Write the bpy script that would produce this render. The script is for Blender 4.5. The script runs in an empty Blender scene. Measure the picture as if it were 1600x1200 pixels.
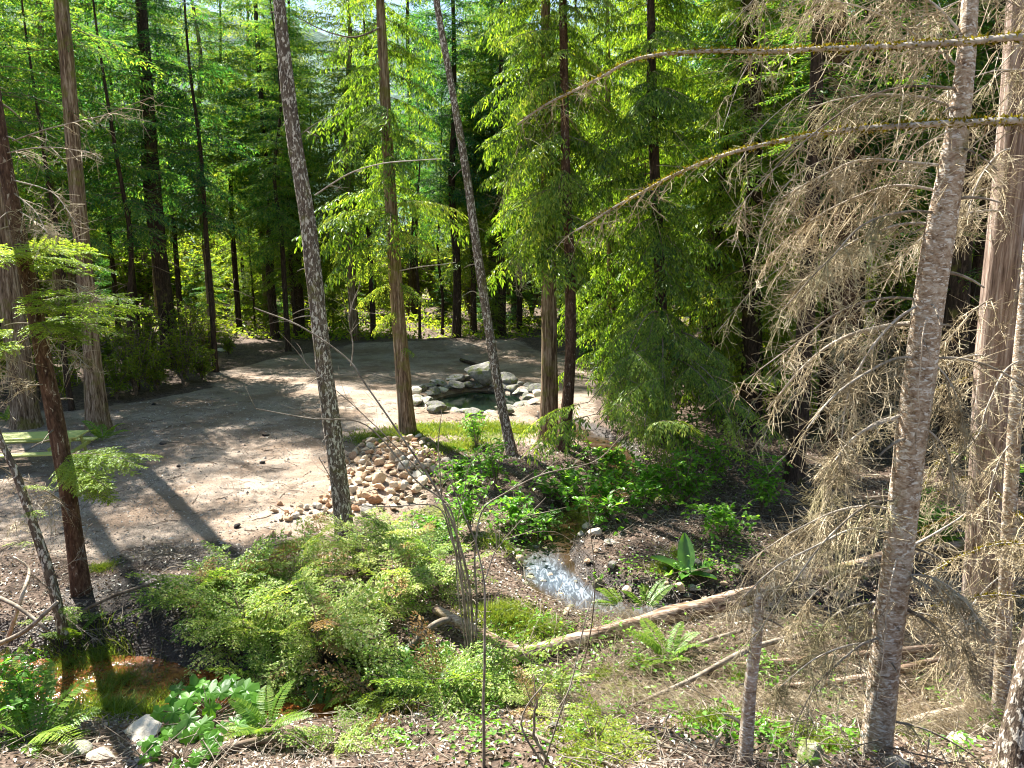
import bpy, math, random
import numpy as np
from mathutils import Vector, Matrix, Quaternion

# ------------------------------------------------------------------ camera, sky, sun, exposure
S = bpy.context.scene
COL = S.collection
PITCH = math.radians(10.0)
FPX = 1155.0
CAMZ = 5.4
cam_d = bpy.data.cameras.new('camera')
cam_d.sensor_width = 36.0
cam_d.lens = 36.0 * FPX / 1600.0
cam_d.clip_start = 0.05
cam_d.clip_end = 6000.0
cam = bpy.data.objects.new('camera', cam_d)
COL.objects.link(cam)
cam.location = (0, 0, CAMZ)
cam.rotation_euler = (math.pi / 2 - PITCH, 0, 0)
S.camera = cam

SUN_AZ = math.radians(-38.0)      # measured from +Y towards +X
SUN_EL = math.radians(50.0)
sun_dir = Vector((math.sin(SUN_AZ) * math.cos(SUN_EL), math.cos(SUN_AZ) * math.cos(SUN_EL), math.sin(SUN_EL)))
world = bpy.data.worlds.new('World')
S.world = world
world.use_nodes = True
wn = world.node_tree.nodes
bg = wn.get('Background') or wn.new('ShaderNodeBackground')
sky = wn.new('ShaderNodeTexSky')
sky.sky_type = 'NISHITA'
sky.sun_disc = False
sky.sun_elevation = SUN_EL
sky.sun_rotation = SUN_AZ
sky.air_density = 1.3
sky.dust_density = 0.6
world.node_tree.links.new(sky.outputs[0], bg.inputs[0])
bg.inputs[1].default_value = 0.05

sun_d = bpy.data.lights.new('sun', 'SUN')
sun_d.energy = 5.0
sun_d.angle = math.radians(0.5)
sun_d.color = (1.0, 0.95, 0.86)
sun = bpy.data.objects.new('sun', sun_d)
COL.objects.link(sun)
sun.rotation_euler = sun_dir.to_track_quat('Z', 'Y').to_euler()
sun.location = (-20, 25, 40)

S.view_settings.view_transform = 'Standard'
S.view_settings.look = 'None'
S.view_settings.exposure = 2.08
S.view_settings.gamma = 1.0
S.view_settings.use_curve_mapping = False
S.render.engine = 'CYCLES'
S.cycles.pixel_filter_type = 'BLACKMAN_HARRIS'
S.cycles.filter_width = 1.1
S.cycles.max_bounces = 6
S.cycles.diffuse_bounces = 3
S.cycles.glossy_bounces = 2
S.cycles.transmission_bounces = 4
S.cycles.caustics_reflective = False
S.cycles.caustics_refractive = False

# ------------------------------------------------------------------ helpers
PI = math.pi
rng = np.random.default_rng(11)
cp, sp = math.cos(PITCH), math.sin(PITCH)


def ray(px, py):
    u = (px - 800.0) / FPX
    v = (py - 600.0) / FPX
    return np.array([u, cp - v * sp, -sp - v * cp])


def W(px, py, Y):
    r = ray(px, py)
    t = Y / r[1]
    return np.array([r[0] * t, Y, CAMZ + r[2] * t])


def gz0(px, py):
    r = ray(px, py)
    t = CAMZ / -r[2]
    return (r[0] * t, r[1] * t)


def smooth(a, b, x):
    t = np.clip((x - a) / (b - a), 0, 1)
    return t * t * (3 - 2 * t)


def _hash(ix, iy, iz, seed):
    h = (ix.astype(np.int64) * 374761393 + iy.astype(np.int64) * 668265263 + iz.astype(np.int64) * 2147483647 + seed * 1274126177) & 0xffffffff
    h = ((h ^ (h >> 13)) * 1274126177) & 0xffffffff
    h = (h ^ (h >> 16)) & 0xffffffff
    h = ((h & 0xffffff) * 2246822519) & 0xffffffff
    return ((h >> 8) & 0xffff) / 65535.0


def vnoise(x, y, z=0.0, seed=0):
    x, y, z = np.broadcast_arrays(np.asarray(x, float), np.asarray(y, float), np.asarray(z, float))
    ix, iy, iz = np.floor(x), np.floor(y), np.floor(z)
    fx, fy, fz = x - ix, y - iy, z - iz
    fx, fy, fz = fx * fx * (3 - 2 * fx), fy * fy * (3 - 2 * fy), fz * fz * (3 - 2 * fz)
    out = 0
    for a in (0, 1):
        wa = fx if a else 1 - fx
        for b in (0, 1):
            wb = fy if b else 1 - fy
            for c in (0, 1):
                wc = fz if c else 1 - fz
                out = out + wa * wb * wc * _hash(ix + a, iy + b, iz + c, seed)
    return out * 2 - 1


def fbm(x, y, z=0.0, seed=0, oct=3):
    o, a = 0, 1.0
    for i in range(oct):
        o = o + a * vnoise(np.asarray(x) * 2 ** i, np.asarray(y) * 2 ** i, np.asarray(z) * 2 ** i, seed + i)
        a *= 0.5
    return o


def nrm(v):
    return v / np.maximum(np.linalg.norm(v, axis=-1, keepdims=True), 1e-9)


class MB:
    def __init__(self):
        self.V, self.T, self.Q, self.TM, self.QM, self.n = [], [], [], [], [], 0

    def add(self, V, T=None, Q=None, m=0):
        V = np.asarray(V, dtype=np.float64).reshape(-1, 3)
        if T is not None and len(T):
            T = np.asarray(T, dtype=np.int64).reshape(-1, 3)
            self.T.append(T + self.n)
            self.TM.append(np.full(len(T), m))
        if Q is not None and len(Q):
            Q = np.asarray(Q, dtype=np.int64).reshape(-1, 4)
            self.Q.append(Q + self.n)
            self.QM.append(np.full(len(Q), m))
        self.V.append(V)
        self.n += len(V)

    def mesh(self, name, mats, smooth_=True, origin=(0, 0, 0)):
        V = np.concatenate(self.V) - np.asarray(origin)
        T = np.concatenate(self.T) if self.T else np.zeros((0, 3), int)
        Q = np.concatenate(self.Q) if self.Q else np.zeros((0, 4), int)
        M = np.concatenate((self.TM or [np.zeros(0, int)]) + (self.QM or [np.zeros(0, int)])) if (self.T or self.Q) else np.zeros(0, int)
        me = bpy.data.meshes.new(name)
        me.vertices.add(len(V))
        me.vertices.foreach_set('co', V.astype(np.float32).ravel())
        loops = np.concatenate([T.ravel(), Q.ravel()]).astype(np.int32)
        me.loops.add(len(loops))
        me.loops.foreach_set('vertex_index', loops)
        nf = len(T) + len(Q)
        me.polygons.add(nf)
        starts = np.concatenate([np.arange(len(T)) * 3, len(T) * 3 + np.arange(len(Q)) * 4]).astype(np.int32)
        me.polygons.foreach_set('loop_start', starts)
        me.polygons.foreach_set('material_index', M.astype(np.int32))
        me.polygons.foreach_set('use_smooth', np.full(nf, bool(smooth_)))
        for m in (mats if isinstance(mats, (list, tuple)) else [mats]):
            me.materials.append(m)
        me.update(calc_edges=True)
        return me


def tag(o, label=None, cat=None, group=None, kind=None):
    if label: o['label'] = label
    if cat: o['category'] = cat
    if group: o['group'] = group
    if kind: o['kind'] = kind
    return o


def thing(name, label, cat, loc, group=None):
    o = bpy.data.objects.new(name, None)
    o.empty_display_size = 0.2
    COL.objects.link(o)
    o.location = tuple(float(c) for c in loc)
    return tag(o, label, cat, group)


def obj(name, me, parent=None, **kw):
    o = bpy.data.objects.new(name, me)
    COL.objects.link(o)
    if parent is not None:
        o.parent = parent
    return tag(o, **kw)


def copy_tree(o, parent=None):
    c = o.copy()
    COL.objects.link(c)
    c.parent = parent
    for ch in [x for x in KIDS.get(o.as_pointer(), ())]:
        copy_tree(ch, c)
    return c


KIDS = {}


def note_kids(o):
    KIDS[o.as_pointer()] = list(o.children)
    for c in o.children:
        note_kids(c)


def tubes(P, R, k=3):
    """P (M,N,3) paths, R (M,N) radii -> V,Q"""
    P = np.asarray(P, float)
    R = np.asarray(R, float)
    M, N, _ = P.shape
    t = np.gradient(P, axis=1)
    t = nrm(t)
    mean = nrm(P[:, -1] - P[:, 0])
    ref = np.where(np.abs(mean[:, 2:3]) > 0.75, np.array([[0, 1.0, 0.05]]), np.array([[0.05, 0, 1.0]]))
    ref = np.repeat(ref[:, None, :], N, axis=1)
    u = nrm(np.cross(t, ref))
    v = np.cross(t, u)
    a = np.arange(k) * 2 * PI / k
    V = P[:, :, None, :] + R[:, :, None, None] * (np.cos(a)[None, None, :, None] * u[:, :, None, :] + np.sin(a)[None, None, :, None] * v[:, :, None, :])
    idx = np.arange(M * N * k).reshape(M, N, k)
    A = idx[:, :-1, :]
    B = idx[:, 1:, :]
    A2 = np.roll(A, -1, axis=2)
    B2 = np.roll(B, -1, axis=2)
    Q = np.stack([A, A2, B2, B], axis=-1).reshape(-1, 4)
    return V.reshape(-1, 3), Q


def spline(pts, n):
    """Catmull-Rom through pts -> n samples (works on any column count)"""
    pts = np.asarray(pts, float)
    if len(pts) == 2:
        s = np.linspace(0, 1, n)[:, None]
        return pts[0] * (1 - s) + pts[1] * s
    p = np.vstack([2 * pts[0] - pts[1], pts, 2 * pts[-1] - pts[-2]])
    seg = np.linalg.norm(np.diff(pts[:, :3], axis=0), axis=1)
    cum = np.concatenate([[0], np.cumsum(seg)])
    s = np.linspace(0, cum[-1], n)
    i = np.clip(np.searchsorted(cum, s, side='right') - 1, 0, len(pts) - 2)
    t = ((s - cum[i]) / seg[i])[:, None]
    a, b, c, d = p[i], p[i + 1], p[i + 2], p[i + 3]
    return 0.5 * ((2 * b) + (c - a) * t + (2 * a - 5 * b + 4 * c - d) * t ** 2 + (3 * b - a - 3 * c + d) * t ** 3)


def leafquads(P, D, N, L, Wd, fold=0.25):
    """one folded rhomb per leaf"""
    P = np.asarray(P, float); D = nrm(np.asarray(D, float)); N = nrm(np.asarray(N, float))
    L = np.broadcast_to(np.asarray(L, float), (len(P),))[:, None]
    Wd = np.broadcast_to(np.asarray(Wd, float), (len(P),))[:, None]
    Sd = nrm(np.cross(N, D))
    N2 = np.cross(D, Sd)
    mid = P + D * L * 0.45
    V = np.stack([P, mid + Sd * Wd * 0.5 + N2 * Wd * fold, P + D * L, mid - Sd * Wd * 0.5 + N2 * Wd * fold], axis=1)
    Q = np.arange(len(P) * 4).reshape(-1, 4)
    return V.reshape(-1, 3), Q


def broadleaves(P, D, N, L, Wd, fold=0.12, curl=0.15):
    """ovate leaf: 8 verts, 4 quads+..."""
    P = np.asarray(P, float); D = nrm(np.asarray(D, float)); N = nrm(np.asarray(N, float))
    L = np.broadcast_to(np.asarray(L, float), (len(P),))[:, None]
    Wd = np.broadcast_to(np.asarray(Wd, float), (len(P),))[:, None]
    Sd = nrm(np.cross(N, D))
    N2 = np.cross(D, Sd)
    def pt(a, w, s):
        return P + D * L * a + Sd * Wd * w * s + N2 * (Wd * fold * abs(w) * 2 - L * curl * a * a)
    vs = [pt(0, 0, 1), pt(.22, .42, 1), pt(.55, .45, 1), pt(1, 0, 1), pt(.55, .45, -1), pt(.22, .42, -1), pt(.25, 0, 1), pt(.6, 0, 1)]
    V = np.stack(vs, axis=1).reshape(-1, 3)
    b = (np.arange(len(P)) * 8)[:, None]
    Q = np.concatenate([b + np.array([[6, 7, 2, 1]]), b + np.array([[7, 6, 5, 4]])])
    T = np.concatenate([b + np.array([[0, 6, 1]]), b + np.array([[0, 5, 6]]), b + np.array([[7, 3, 2]]), b + np.array([[7, 4, 3]])])
    return V, T, Q


def rot_to(d, up=(0, 0, 1), roll=0.0):
    """matrix whose x column is d, z column near up"""
    x = nrm(np.asarray(d, float))
    u = np.asarray(up, float)
    if abs(np.dot(x, u)) > 0.98:
        u = np.array([1.0, 0.1, 0])
    y = nrm(np.cross(u, x))
    z = np.cross(x, y)
    c, s = math.cos(roll), math.sin(roll)
    y, z = y * c + z * s, z * c - y * s
    return np.stack([x, y, z], axis=1)


# ------------------------------------------------------------------ materials
def new_mat(name):
    m = bpy.data.materials.new(name)
    m.use_nodes = True
    nt = m.node_tree
    nt.nodes.clear()
    return m, nt


def node(nt, typ, **kw):
    n = nt.nodes.new(typ)
    for k, v in kw.items():
        if k.startswith('i_'):
            n.inputs[k[2:].replace('_', ' ')].default_value = v
        else:
            setattr(n, k, v)
    return n


def ramp(nt, fac, stops, interp='LINEAR'):
    r = nt.nodes.new('ShaderNodeValToRGB')
    r.color_ramp.interpolation = interp
    e = r.color_ramp.elements
    while len(e) < len(stops):
        e.new(0.5)
    for i, (p, c) in enumerate(stops):
        e[i].position = p
        e[i].color = (*c, 1) if len(c) == 3 else c
    nt.links.new(fac, r.inputs[0])
    return r.outputs[0]


def mixc(nt, fac, a, b, mode='MIX'):
    m = nt.nodes.new('ShaderNodeMix')
    m.data_type = 'RGBA'
    m.blend_type = mode
    for s, v in ((m.inputs[0], fac), (m.inputs[6], a), (m.inputs[7], b)):
        if isinstance(v, bpy.types.NodeSocket):
            nt.links.new(v, s)
        elif isinstance(v, (int, float)):
            s.default_value = v
        else:
            s.default_value = (*v, 1)
    return m.outputs[2]


def math_n(nt, op, a, b=None):
    m = nt.nodes.new('ShaderNodeMath')
    m.operation = op
    for s, v in zip(m.inputs, (a, b)):
        if v is None: continue
        if isinstance(v, bpy.types.NodeSocket):
            nt.links.new(v, s)
        else:
            s.default_value = v
    return m.outputs[0]


def noise_n(nt, vec, scale, detail=4, rough=0.55, dist=0.0):
    n = node(nt, 'ShaderNodeTexNoise', i_Scale=scale, i_Detail=detail, i_Roughness=rough, i_Distortion=dist)
    if vec is not None:
        nt.links.new(vec, n.inputs['Vector'])
    return n.outputs[0]


def mapping(nt, vec, scale=(1, 1, 1)):
    m = node(nt, 'ShaderNodeMapping')
    m.inputs['Scale'].default_value = scale
    nt.links.new(vec, m.inputs['Vector'])
    return m.outputs[0]


def bump_n(nt, h, strength=0.5, dist=0.02):
    b = node(nt, 'ShaderNodeBump', i_Strength=strength, i_Distance=dist)
    nt.links.new(h, b.inputs['Height'])
    return b.outputs[0]


def principled(nt, col, rough=0.8, normal=None, spec=0.3):
    p = node(nt, 'ShaderNodeBsdfPrincipled')
    if isinstance(col, bpy.types.NodeSocket):
        nt.links.new(col, p.inputs['Base Color'])
    else:
        p.inputs['Base Color'].default_value = (*col, 1)
    if isinstance(rough, bpy.types.NodeSocket):
        nt.links.new(rough, p.inputs['Roughness'])
    else:
        p.inputs['Roughness'].default_value = rough
    p.inputs['Specular IOR Level'].default_value = spec
    if normal is not None:
        nt.links.new(normal, p.inputs['Normal'])
    return p


def out(nt, sh):
    o = nt.nodes.new('ShaderNodeOutputMaterial')
    nt.links.new(sh, o.inputs[0])


def leaf_mat(name, cols, trans=0.45, tmul=1.6, gloss=0.025, objvar=0.35):
    m, nt = new_mat(name)
    geo = nt.nodes.new('ShaderNodeNewGeometry')
    oi = nt.nodes.new('ShaderNodeObjectInfo')
    tc = nt.nodes.new('ShaderNodeTexCoord')
    nz = noise_n(nt, tc.outputs['Object'], 0.9, 2)
    f = math_n(nt, 'ADD', math_n(nt, 'MULTIPLY', geo.outputs['Random Per Island'], 0.65), math_n(nt, 'MULTIPLY', math_n(nt, 'SUBTRACT', nz, 0.25), 0.7))
    f = math_n(nt, 'ADD', f, math_n(nt, 'MULTIPLY', math_n(nt, 'SUBTRACT', oi.outputs['Random'], 0.5), objvar))
    n = len(cols)
    c = ramp(nt, f, [(0.12 + 0.76 * i / (n - 1), cols[i]) for i in range(n)])
    d = nt.nodes.new('ShaderNodeBsdfDiffuse')
    nt.links.new(c, d.inputs[0])
    t = nt.nodes.new('ShaderNodeBsdfTranslucent')
    tcx = mixc(nt, 1.0, c, (tmul * 1.05, tmul, tmul * 0.45), 'MULTIPLY')
    nt.links.new(tcx, t.inputs[0])
    ms = nt.nodes.new('ShaderNodeMixShader')
    ms.inputs[0].default_value = trans
    nt.links.new(d.outputs[0], ms.inputs[1])
    nt.links.new(t.outputs[0], ms.inputs[2])
    g = nt.nodes.new('ShaderNodeBsdfGlossy')
    g.inputs['Roughness'].default_value = 0.38
    g.inputs['Color'].default_value = (0.9, 1, 0.95, 1)
    m2 = nt.nodes.new('ShaderNodeMixShader')
    m2.inputs[0].default_value = gloss
    nt.links.new(ms.outputs[0], m2.inputs[1])
    nt.links.new(g.outputs[0], m2.inputs[2])
    out(nt, m2.outputs[0])
    return m


M_CEDAR = leaf_mat('cedar_foliage', [(.04, .09, .010), (.11, .20, .018), (.21, .31, .035), (.34, .38, .06)], 0.5, 1.85)
M_FIR = leaf_mat('fir_foliage', [(.014, .06, .02), (.032, .125, .035), (.085, .20, .035), (.21, .30, .045)], 0.55, 2.0)
M_HEM = leaf_mat('hemlock_foliage', [(.09, .16, .02), (.20, .31, .04), (.34, .43, .08)], 0.5, 1.8)
M_YEW = leaf_mat('yew_foliage', [(.06, .14, .018), (.18, .32, .04), (.36, .47, .11), (.56, .59, .25)], 0.42, 1.4, 0.02)
M_DRYFOL = leaf_mat('dying_foliage', [(.22, .12, .05), (.40, .26, .12), (.55, .42, .24)], 0.3, 1.2, 0.0)
M_BROAD = leaf_mat('broad_leaf', [(.06, .16, .015), (.13, .32, .03), (.25, .46, .07)], 0.55, 1.8, 0.02)
M_BRIGHT = leaf_mat('sunlit_leaf', [(.09, .17, .015), (.20, .29, .03), (.33, .37, .05)], 0.55, 1.8, 0.02)
M_FERN = leaf_mat('fern_leaf', [(.09, .19, .02), (.19, .31, .04), (.30, .38, .07)], 0.5, 1.7, 0.02)
M_GRASS = leaf_mat('grass_blade', [(.07, .14, .015), (.14, .21, .03), (.24, .27, .06)], 0.45, 1.6, 0.02)
M_MOSS = leaf_mat('moss', [(.09, .075, .012), (.20, .16, .02), (.30, .26, .03)], 0.3, 1.3, 0.0)
M_DRYLEAF = leaf_mat('dry_leaf_litter', [(.05, .03, .02), (.14, .085, .055), (.30, .22, .165), (.58, .49, .41)], 0.15, 1.0, 0.08)


def bark_mat(name, dark, mid, light, zs=0.25, scale=14, contrast=(0.35, 0.62), fleck=None, vec=None, flscale=30, moss=0.0, bump=0.9):
    m, nt = new_mat(name)
    tc = nt.nodes.new('ShaderNodeTexCoord')
    v = mapping(nt, tc.outputs['Object'], vec or (1, 1, zs))
    n1 = noise_n(nt, v, scale, 6, 0.65, 0.3)
    n2 = noise_n(nt, tc.outputs['Object'], 2.3, 3)
    n3 = noise_n(nt, v, scale * 4.0, 3, 0.6)
    f = math_n(nt, 'ADD', math_n(nt, 'MULTIPLY', n1, 0.7), math_n(nt, 'MULTIPLY', n3, 0.3))
    c = ramp(nt, f, [(contrast[0], dark), (0.5 * (contrast[0] + contrast[1]), mid), (contrast[1], light)])
    c = mixc(nt, math_n(nt, 'MULTIPLY', n2, 0.55), c, mixc(nt, 1.0, c, (0.55, 0.5, 0.5), 'MULTIPLY'))
    h = f
    if fleck:
        vf = mapping(nt, tc.outputs['Object'], (1, 1, fleck[3]))
        nf = noise_n(nt, vf, flscale, 3, 0.6, 0.6)
        ff = ramp(nt, nf, [(fleck[4], (0, 0, 0)), (fleck[4] + 0.05, (1, 1, 1))])
        c = mixc(nt, ff, c, fleck[:3])
        h = math_n(nt, 'ADD', f, math_n(nt, 'MULTIPLY', nf, 0.5))
    if moss:
        nm = noise_n(nt, tc.outputs['Object'], 1.6, 4, 0.7)
        fm = ramp(nt, nm, [(0.62 - moss * 0.3, (0, 0, 0)), (0.74 - moss * 0.3, (1, 1, 1))])
        c = mixc(nt, math_n(nt, 'MULTIPLY', fm, 0.7), c, (0.16, 0.15, 0.03))
    p = principled(nt, c, 0.85, bump_n(nt, h, bump, 0.03), 0.2)
    out(nt, p.outputs[0])
    return m


M_BCEDAR = bark_mat('cedar_bark', (.05, .03, .018), (.22, .145, .09), (.46, .36, .26), 0.07, 18, (.39, .61), moss=0.35, bump=1.0)
M_BCEDARP = bark_mat('pale_cedar_bark', (.12, .08, .06), (.34, .25, .20), (.62, .53, .46), 0.06, 18, (.36, .64))
M_BDARK = bark_mat('dark_bark', (.018, .012, .009), (.055, .036, .026), (.13, .09, .065), 0.2, 14, (.36, .66), moss=0.15)
M_BRED = bark_mat('red_brown_bark', (.035, .018, .012), (.10, .055, .035), (.22, .14, .10), 0.3, 14, (.36, .66), fleck=(.34, .28, .22, .4, .62), flscale=22)
M_BFLECK = bark_mat('flecked_bark', (.06, .045, .035), (.16, .12, .09), (.28, .23, .17), 0.35, 16, (.36, .66), fleck=(.62, .56, .48, .45, .53), flscale=24, moss=0.2)
M_BGREY = bark_mat('scaly_grey_bark', (.15, .09, .05), (.44, .33, .23), (.70, .60, .48), 1.6, 12, (.34, .62), fleck=(.74, .69, .62, 2.4, .55), flscale=18, moss=0.1)
M_TWIG = bark_mat('grey_twig', (.09, .07, .05), (.25, .21, .16), (.46, .41, .34), 1, 5, (.35, .65), bump=0.2)
M_DEAD = bark_mat('dead_twig', (.13, .10, .055), (.42, .345, .215), (.74, .66, .49), 1, 3, (.35, .65), bump=0.2)
M_DEADG = bark_mat('lichened_dead_twig', (.13, .11, .055), (.33, .29, .16), (.56, .50, .32), 1, 3, (.35, .65), bump=0.2)
M_PALE = bark_mat('weathered_bare_branch', (.26, .22, .17), (.47, .42, .35), (.66, .61, .53), 1, 5, (.35, .65), bump=0.2)
M_STEM = bark_mat('shrub_stem', (.08, .055, .04), (.20, .15, .11), (.38, .31, .24), 0.5, 6, (.35, .65), bump=0.2)
M_LOG = bark_mat('weathered_log', (.06, .035, .022), (.27, .185, .125), (.56, .45, .35), 0.5, 13, (.38, .60), vec=(.12, .9, .9), moss=0.25)
M_CUT = bark_mat('bare_wood', (.30, .22, .15), (.55, .45, .34), (.70, .62, .50), 1, 9, (.36, .62))


def rock_mat(name, cols, scale=4.0, moss=0.0):
    m, nt = new_mat(name)
    tc = nt.nodes.new('ShaderNodeTexCoord')
    oi = nt.nodes.new('ShaderNodeObjectInfo')
    n1 = noise_n(nt, tc.outputs['Object'], scale, 6, 0.65)
    n2 = noise_n(nt, tc.outputs['Object'], scale * 7, 4, 0.6)
    f = math_n(nt, 'ADD', math_n(nt, 'MULTIPLY', n1, 0.7), math_n(nt, 'MULTIPLY', n2, 0.3))
    f = math_n(nt, 'ADD', f, math_n(nt, 'MULTIPLY', math_n(nt, 'SUBTRACT', oi.outputs['Random'], 0.5), 0.25))
    n = len(cols)
    c = ramp(nt, f, [(0.32 + 0.36 * i / (n - 1), cols[i]) for i in range(n)])
    if moss:
        geo = nt.nodes.new('ShaderNodeNewGeometry')
        nm = noise_n(nt, tc.outputs['Object'], 2.5, 4, 0.7)
        c = mixc(nt, ramp(nt, nm, [(0.6 - moss * 0.2, (0, 0, 0)), (0.7 - moss * 0.2, (1, 1, 1))]), c, (.13, .15, .04))
    p = principled(nt, c, 0.8, bump_n(nt, f, 0.7, 0.04), 0.3)
    out(nt, p.outputs[0])
    return m


M_RTAN = rock_mat('tan_rock', [(.33, .21, .12), (.53, .40, .27), (.66, .55, .41)])
M_RPINK = rock_mat('rusty_rock', [(.28, .13, .06), (.48, .28, .16), (.60, .43, .30)])
M_RPALE = rock_mat('pale_rock', [(.38, .32, .25), (.55, .49, .40), (.68, .62, .53)])
M_RGREY = rock_mat('grey_rock', [(.07, .07, .062), (.18, .17, .155), (.34, .32, .29)], moss=0.4)
M_RMOSS = rock_mat('mossy_rock', [(.10, .10, .07), (.22, .21, .15), (.36, .34, .28)], moss=0.8)
M_RDARK = rock_mat('dark_clod', [(.012, .010, .010), (.03, .025, .022), (.06, .05, .045)])

# ------------------------------------------------------------------ terrain layout
CREEK = np.array([(1.5, 25.0), (3.0, 21.0), (2.6, 17.5), (1.0, 14.8), (0.55, 13.2), (1.0, 11.9), (1.75, 11.1), (3.0, 11.2), (5.2, 11.0), (9.0, 10.3), (20.0, 9.0)])
CREEK_B = np.array([(-30, 9.6), (-14, 9.5), (-6.4, 9.35), (-5.0, 9.2), (-4.0, 8.85), (-2.9, 8.5), (-1.8, 8.6)])
POND = (-1.35, 28.0, 2.05, 3.0)
clear_px = [(-400, 640), (0, 642), (120, 640), (330, 606), (330, 585), (420, 560), (560, 542), (800, 540), (900, 560), (935, 600), (930, 690), (860, 700), (700, 690), (640, 700), (690, 790), (600, 815), (470, 858), (330, 862), (240, 850), (160, 905), (0, 860), (-400, 860)]
CLEAR = np.array([gz0(*p) for p in clear_px])


def dist_poly(x, y, pts, closed=False):
    x = np.asarray(x, float); y = np.asarray(y, float)
    best = np.full(x.shape, 1e9)
    n = len(pts)
    for i in range(n if closed else n - 1):
        a, b = pts[i], pts[(i + 1) % n]
        ab = b - a
        t = np.clip(((x - a[0]) * ab[0] + (y - a[1]) * ab[1]) / (ab @ ab), 0, 1)
        best = np.minimum(best, np.hypot(x - a[0] - t * ab[0], y - a[1] - t * ab[1]))
    return best


def in_poly(x, y, pts):
    x = np.asarray(x, float); y = np.asarray(y, float)
    ins = np.zeros(x.shape, bool)
    n = len(pts)
    for i in range(n):
        a, b = pts[i], pts[(i + 1) % n]
        c = ((a[1] > y) != (b[1] > y))
        with np.errstate(divide='ignore', invalid='ignore'):
            xx = (b[0] - a[0]) * (y - a[1]) / (b[1] - a[1] + 1e-12) + a[0]
        ins ^= c & (x < xx)
    return ins


def sd_poly(x, y, pts):
    d = dist_poly(x, y, pts, True)
    return np.where(in_poly(x, y, pts), d, -d)


def pond_d(x, y):
    return np.hypot((np.asarray(x) - POND[0]) / POND[2], (np.asarray(y) - POND[1]) / POND[3])


heap_px = [(570, 690), (660, 685), (700, 720), (690, 760), (640, 790), (560, 812), (500, 805), (520, 740)]
HEAP = np.array([gz0(*p) for p in heap_px])


def Hf(x, y):
    x = np.asarray(x, float); y = np.asarray(y, float)
    cl = smooth(-0.6, 0.8, sd_poly(x, y, CLEAR))
    d = dist_poly(x, y, CREEK)
    d2 = dist_poly(x, y, CREEK_B)
    h = (1 - cl) * smooth(0.4, 2.2, np.minimum(d, d2)) * (0.16 * fbm(x * 0.45, y * 0.45, 0, 3, 3) + 0.05 * fbm(x * 2.1, y * 2.1, 0, 5, 2)) + cl * (0.04 * fbm(x * 0.5, y * 0.5, 0, 8, 2) + 0.012 * vnoise(x * 4, y * 4, 0, 9))
    h = h + 0.42 * np.exp(-((y - 43.5) / 1.6) ** 2) * smooth(-13, -8, x) * smooth(7, 2, x)
    h = h + np.clip(y - 46, 0, 60) * 0.035
    h = h + np.clip(y - 106, 0, 500) * 0.0
    h = h + np.clip(8.3 - y, 0, 9) * 0.38 * smooth(9.5, 7.0, y)
    h = h + 0.35 * smooth(6, 14, x) * smooth(13, 18, y)
    h = h + 0.26 * smooth(0, 2.2, sd_poly(x, y, HEAP))
    jit = 0.16 * fbm(x * 1.3, y * 1.3, 0, 21, 2)
    h = h - 0.42 * (1 - smooth(0.25, 1.0, d + jit))
    h = h - 0.5 * (1 - smooth(0.38, 1.1, d2 + 0.8 * jit))
    pd = pond_d(x, y)
    h = h - 0.75 * (1 - smooth(0.72, 1.0, pd))
    return h


def Gp(px, py):
    """where the ray through a pixel meets the ground"""
    r = ray(px, py)
    t0, t1 = 3.0, 400.0
    ts = np.concatenate([np.linspace(3, 60, 1200), np.linspace(60, 400, 400)])
    z = CAMZ + r[2] * ts - Hf(r[0] * ts, r[1] * ts)
    k = np.argmax(z < 0)
    if not (z < 0).any():
        k = len(ts) - 1
    t = ts[k]
    return np.array([r[0] * t, r[1] * t, float(Hf(r[0] * t, r[1] * t))])


def hz(x, y):
    return float(Hf(np.array([x]), np.array([y]))[0])


# ground sheet
def axis(a, b, step, lo, hi, g):
    mid = list(np.arange(a, b, step))
    s, v, up = step, b, []
    while v < hi:
        up.append(v); s *= g; v += s
    up.append(hi)
    s, v, dn = step, a, []
    while True:
        s *= g; v -= s
        if v <= lo: break
        dn.append(v)
    dn.append(lo)
    return np.array(dn[::-1] + mid + up)


xs = axis(-11, 11, 0.15, -1500, 1500, 1.09)
ys = axis(4.5, 21, 0.14, -60, 2500, 1.06)
X, Y = np.meshgrid(xs, ys)
Z = Hf(X, Y)
Vg = np.stack([X, Y, Z], -1).reshape(-1, 3)
ii = np.arange(len(xs) * len(ys)).reshape(len(ys), len(xs))
Qg = np.stack([ii[:-1, :-1], ii[:-1, 1:], ii[1:, 1:], ii[1:, :-1]], -1).reshape(-1, 4)


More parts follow.
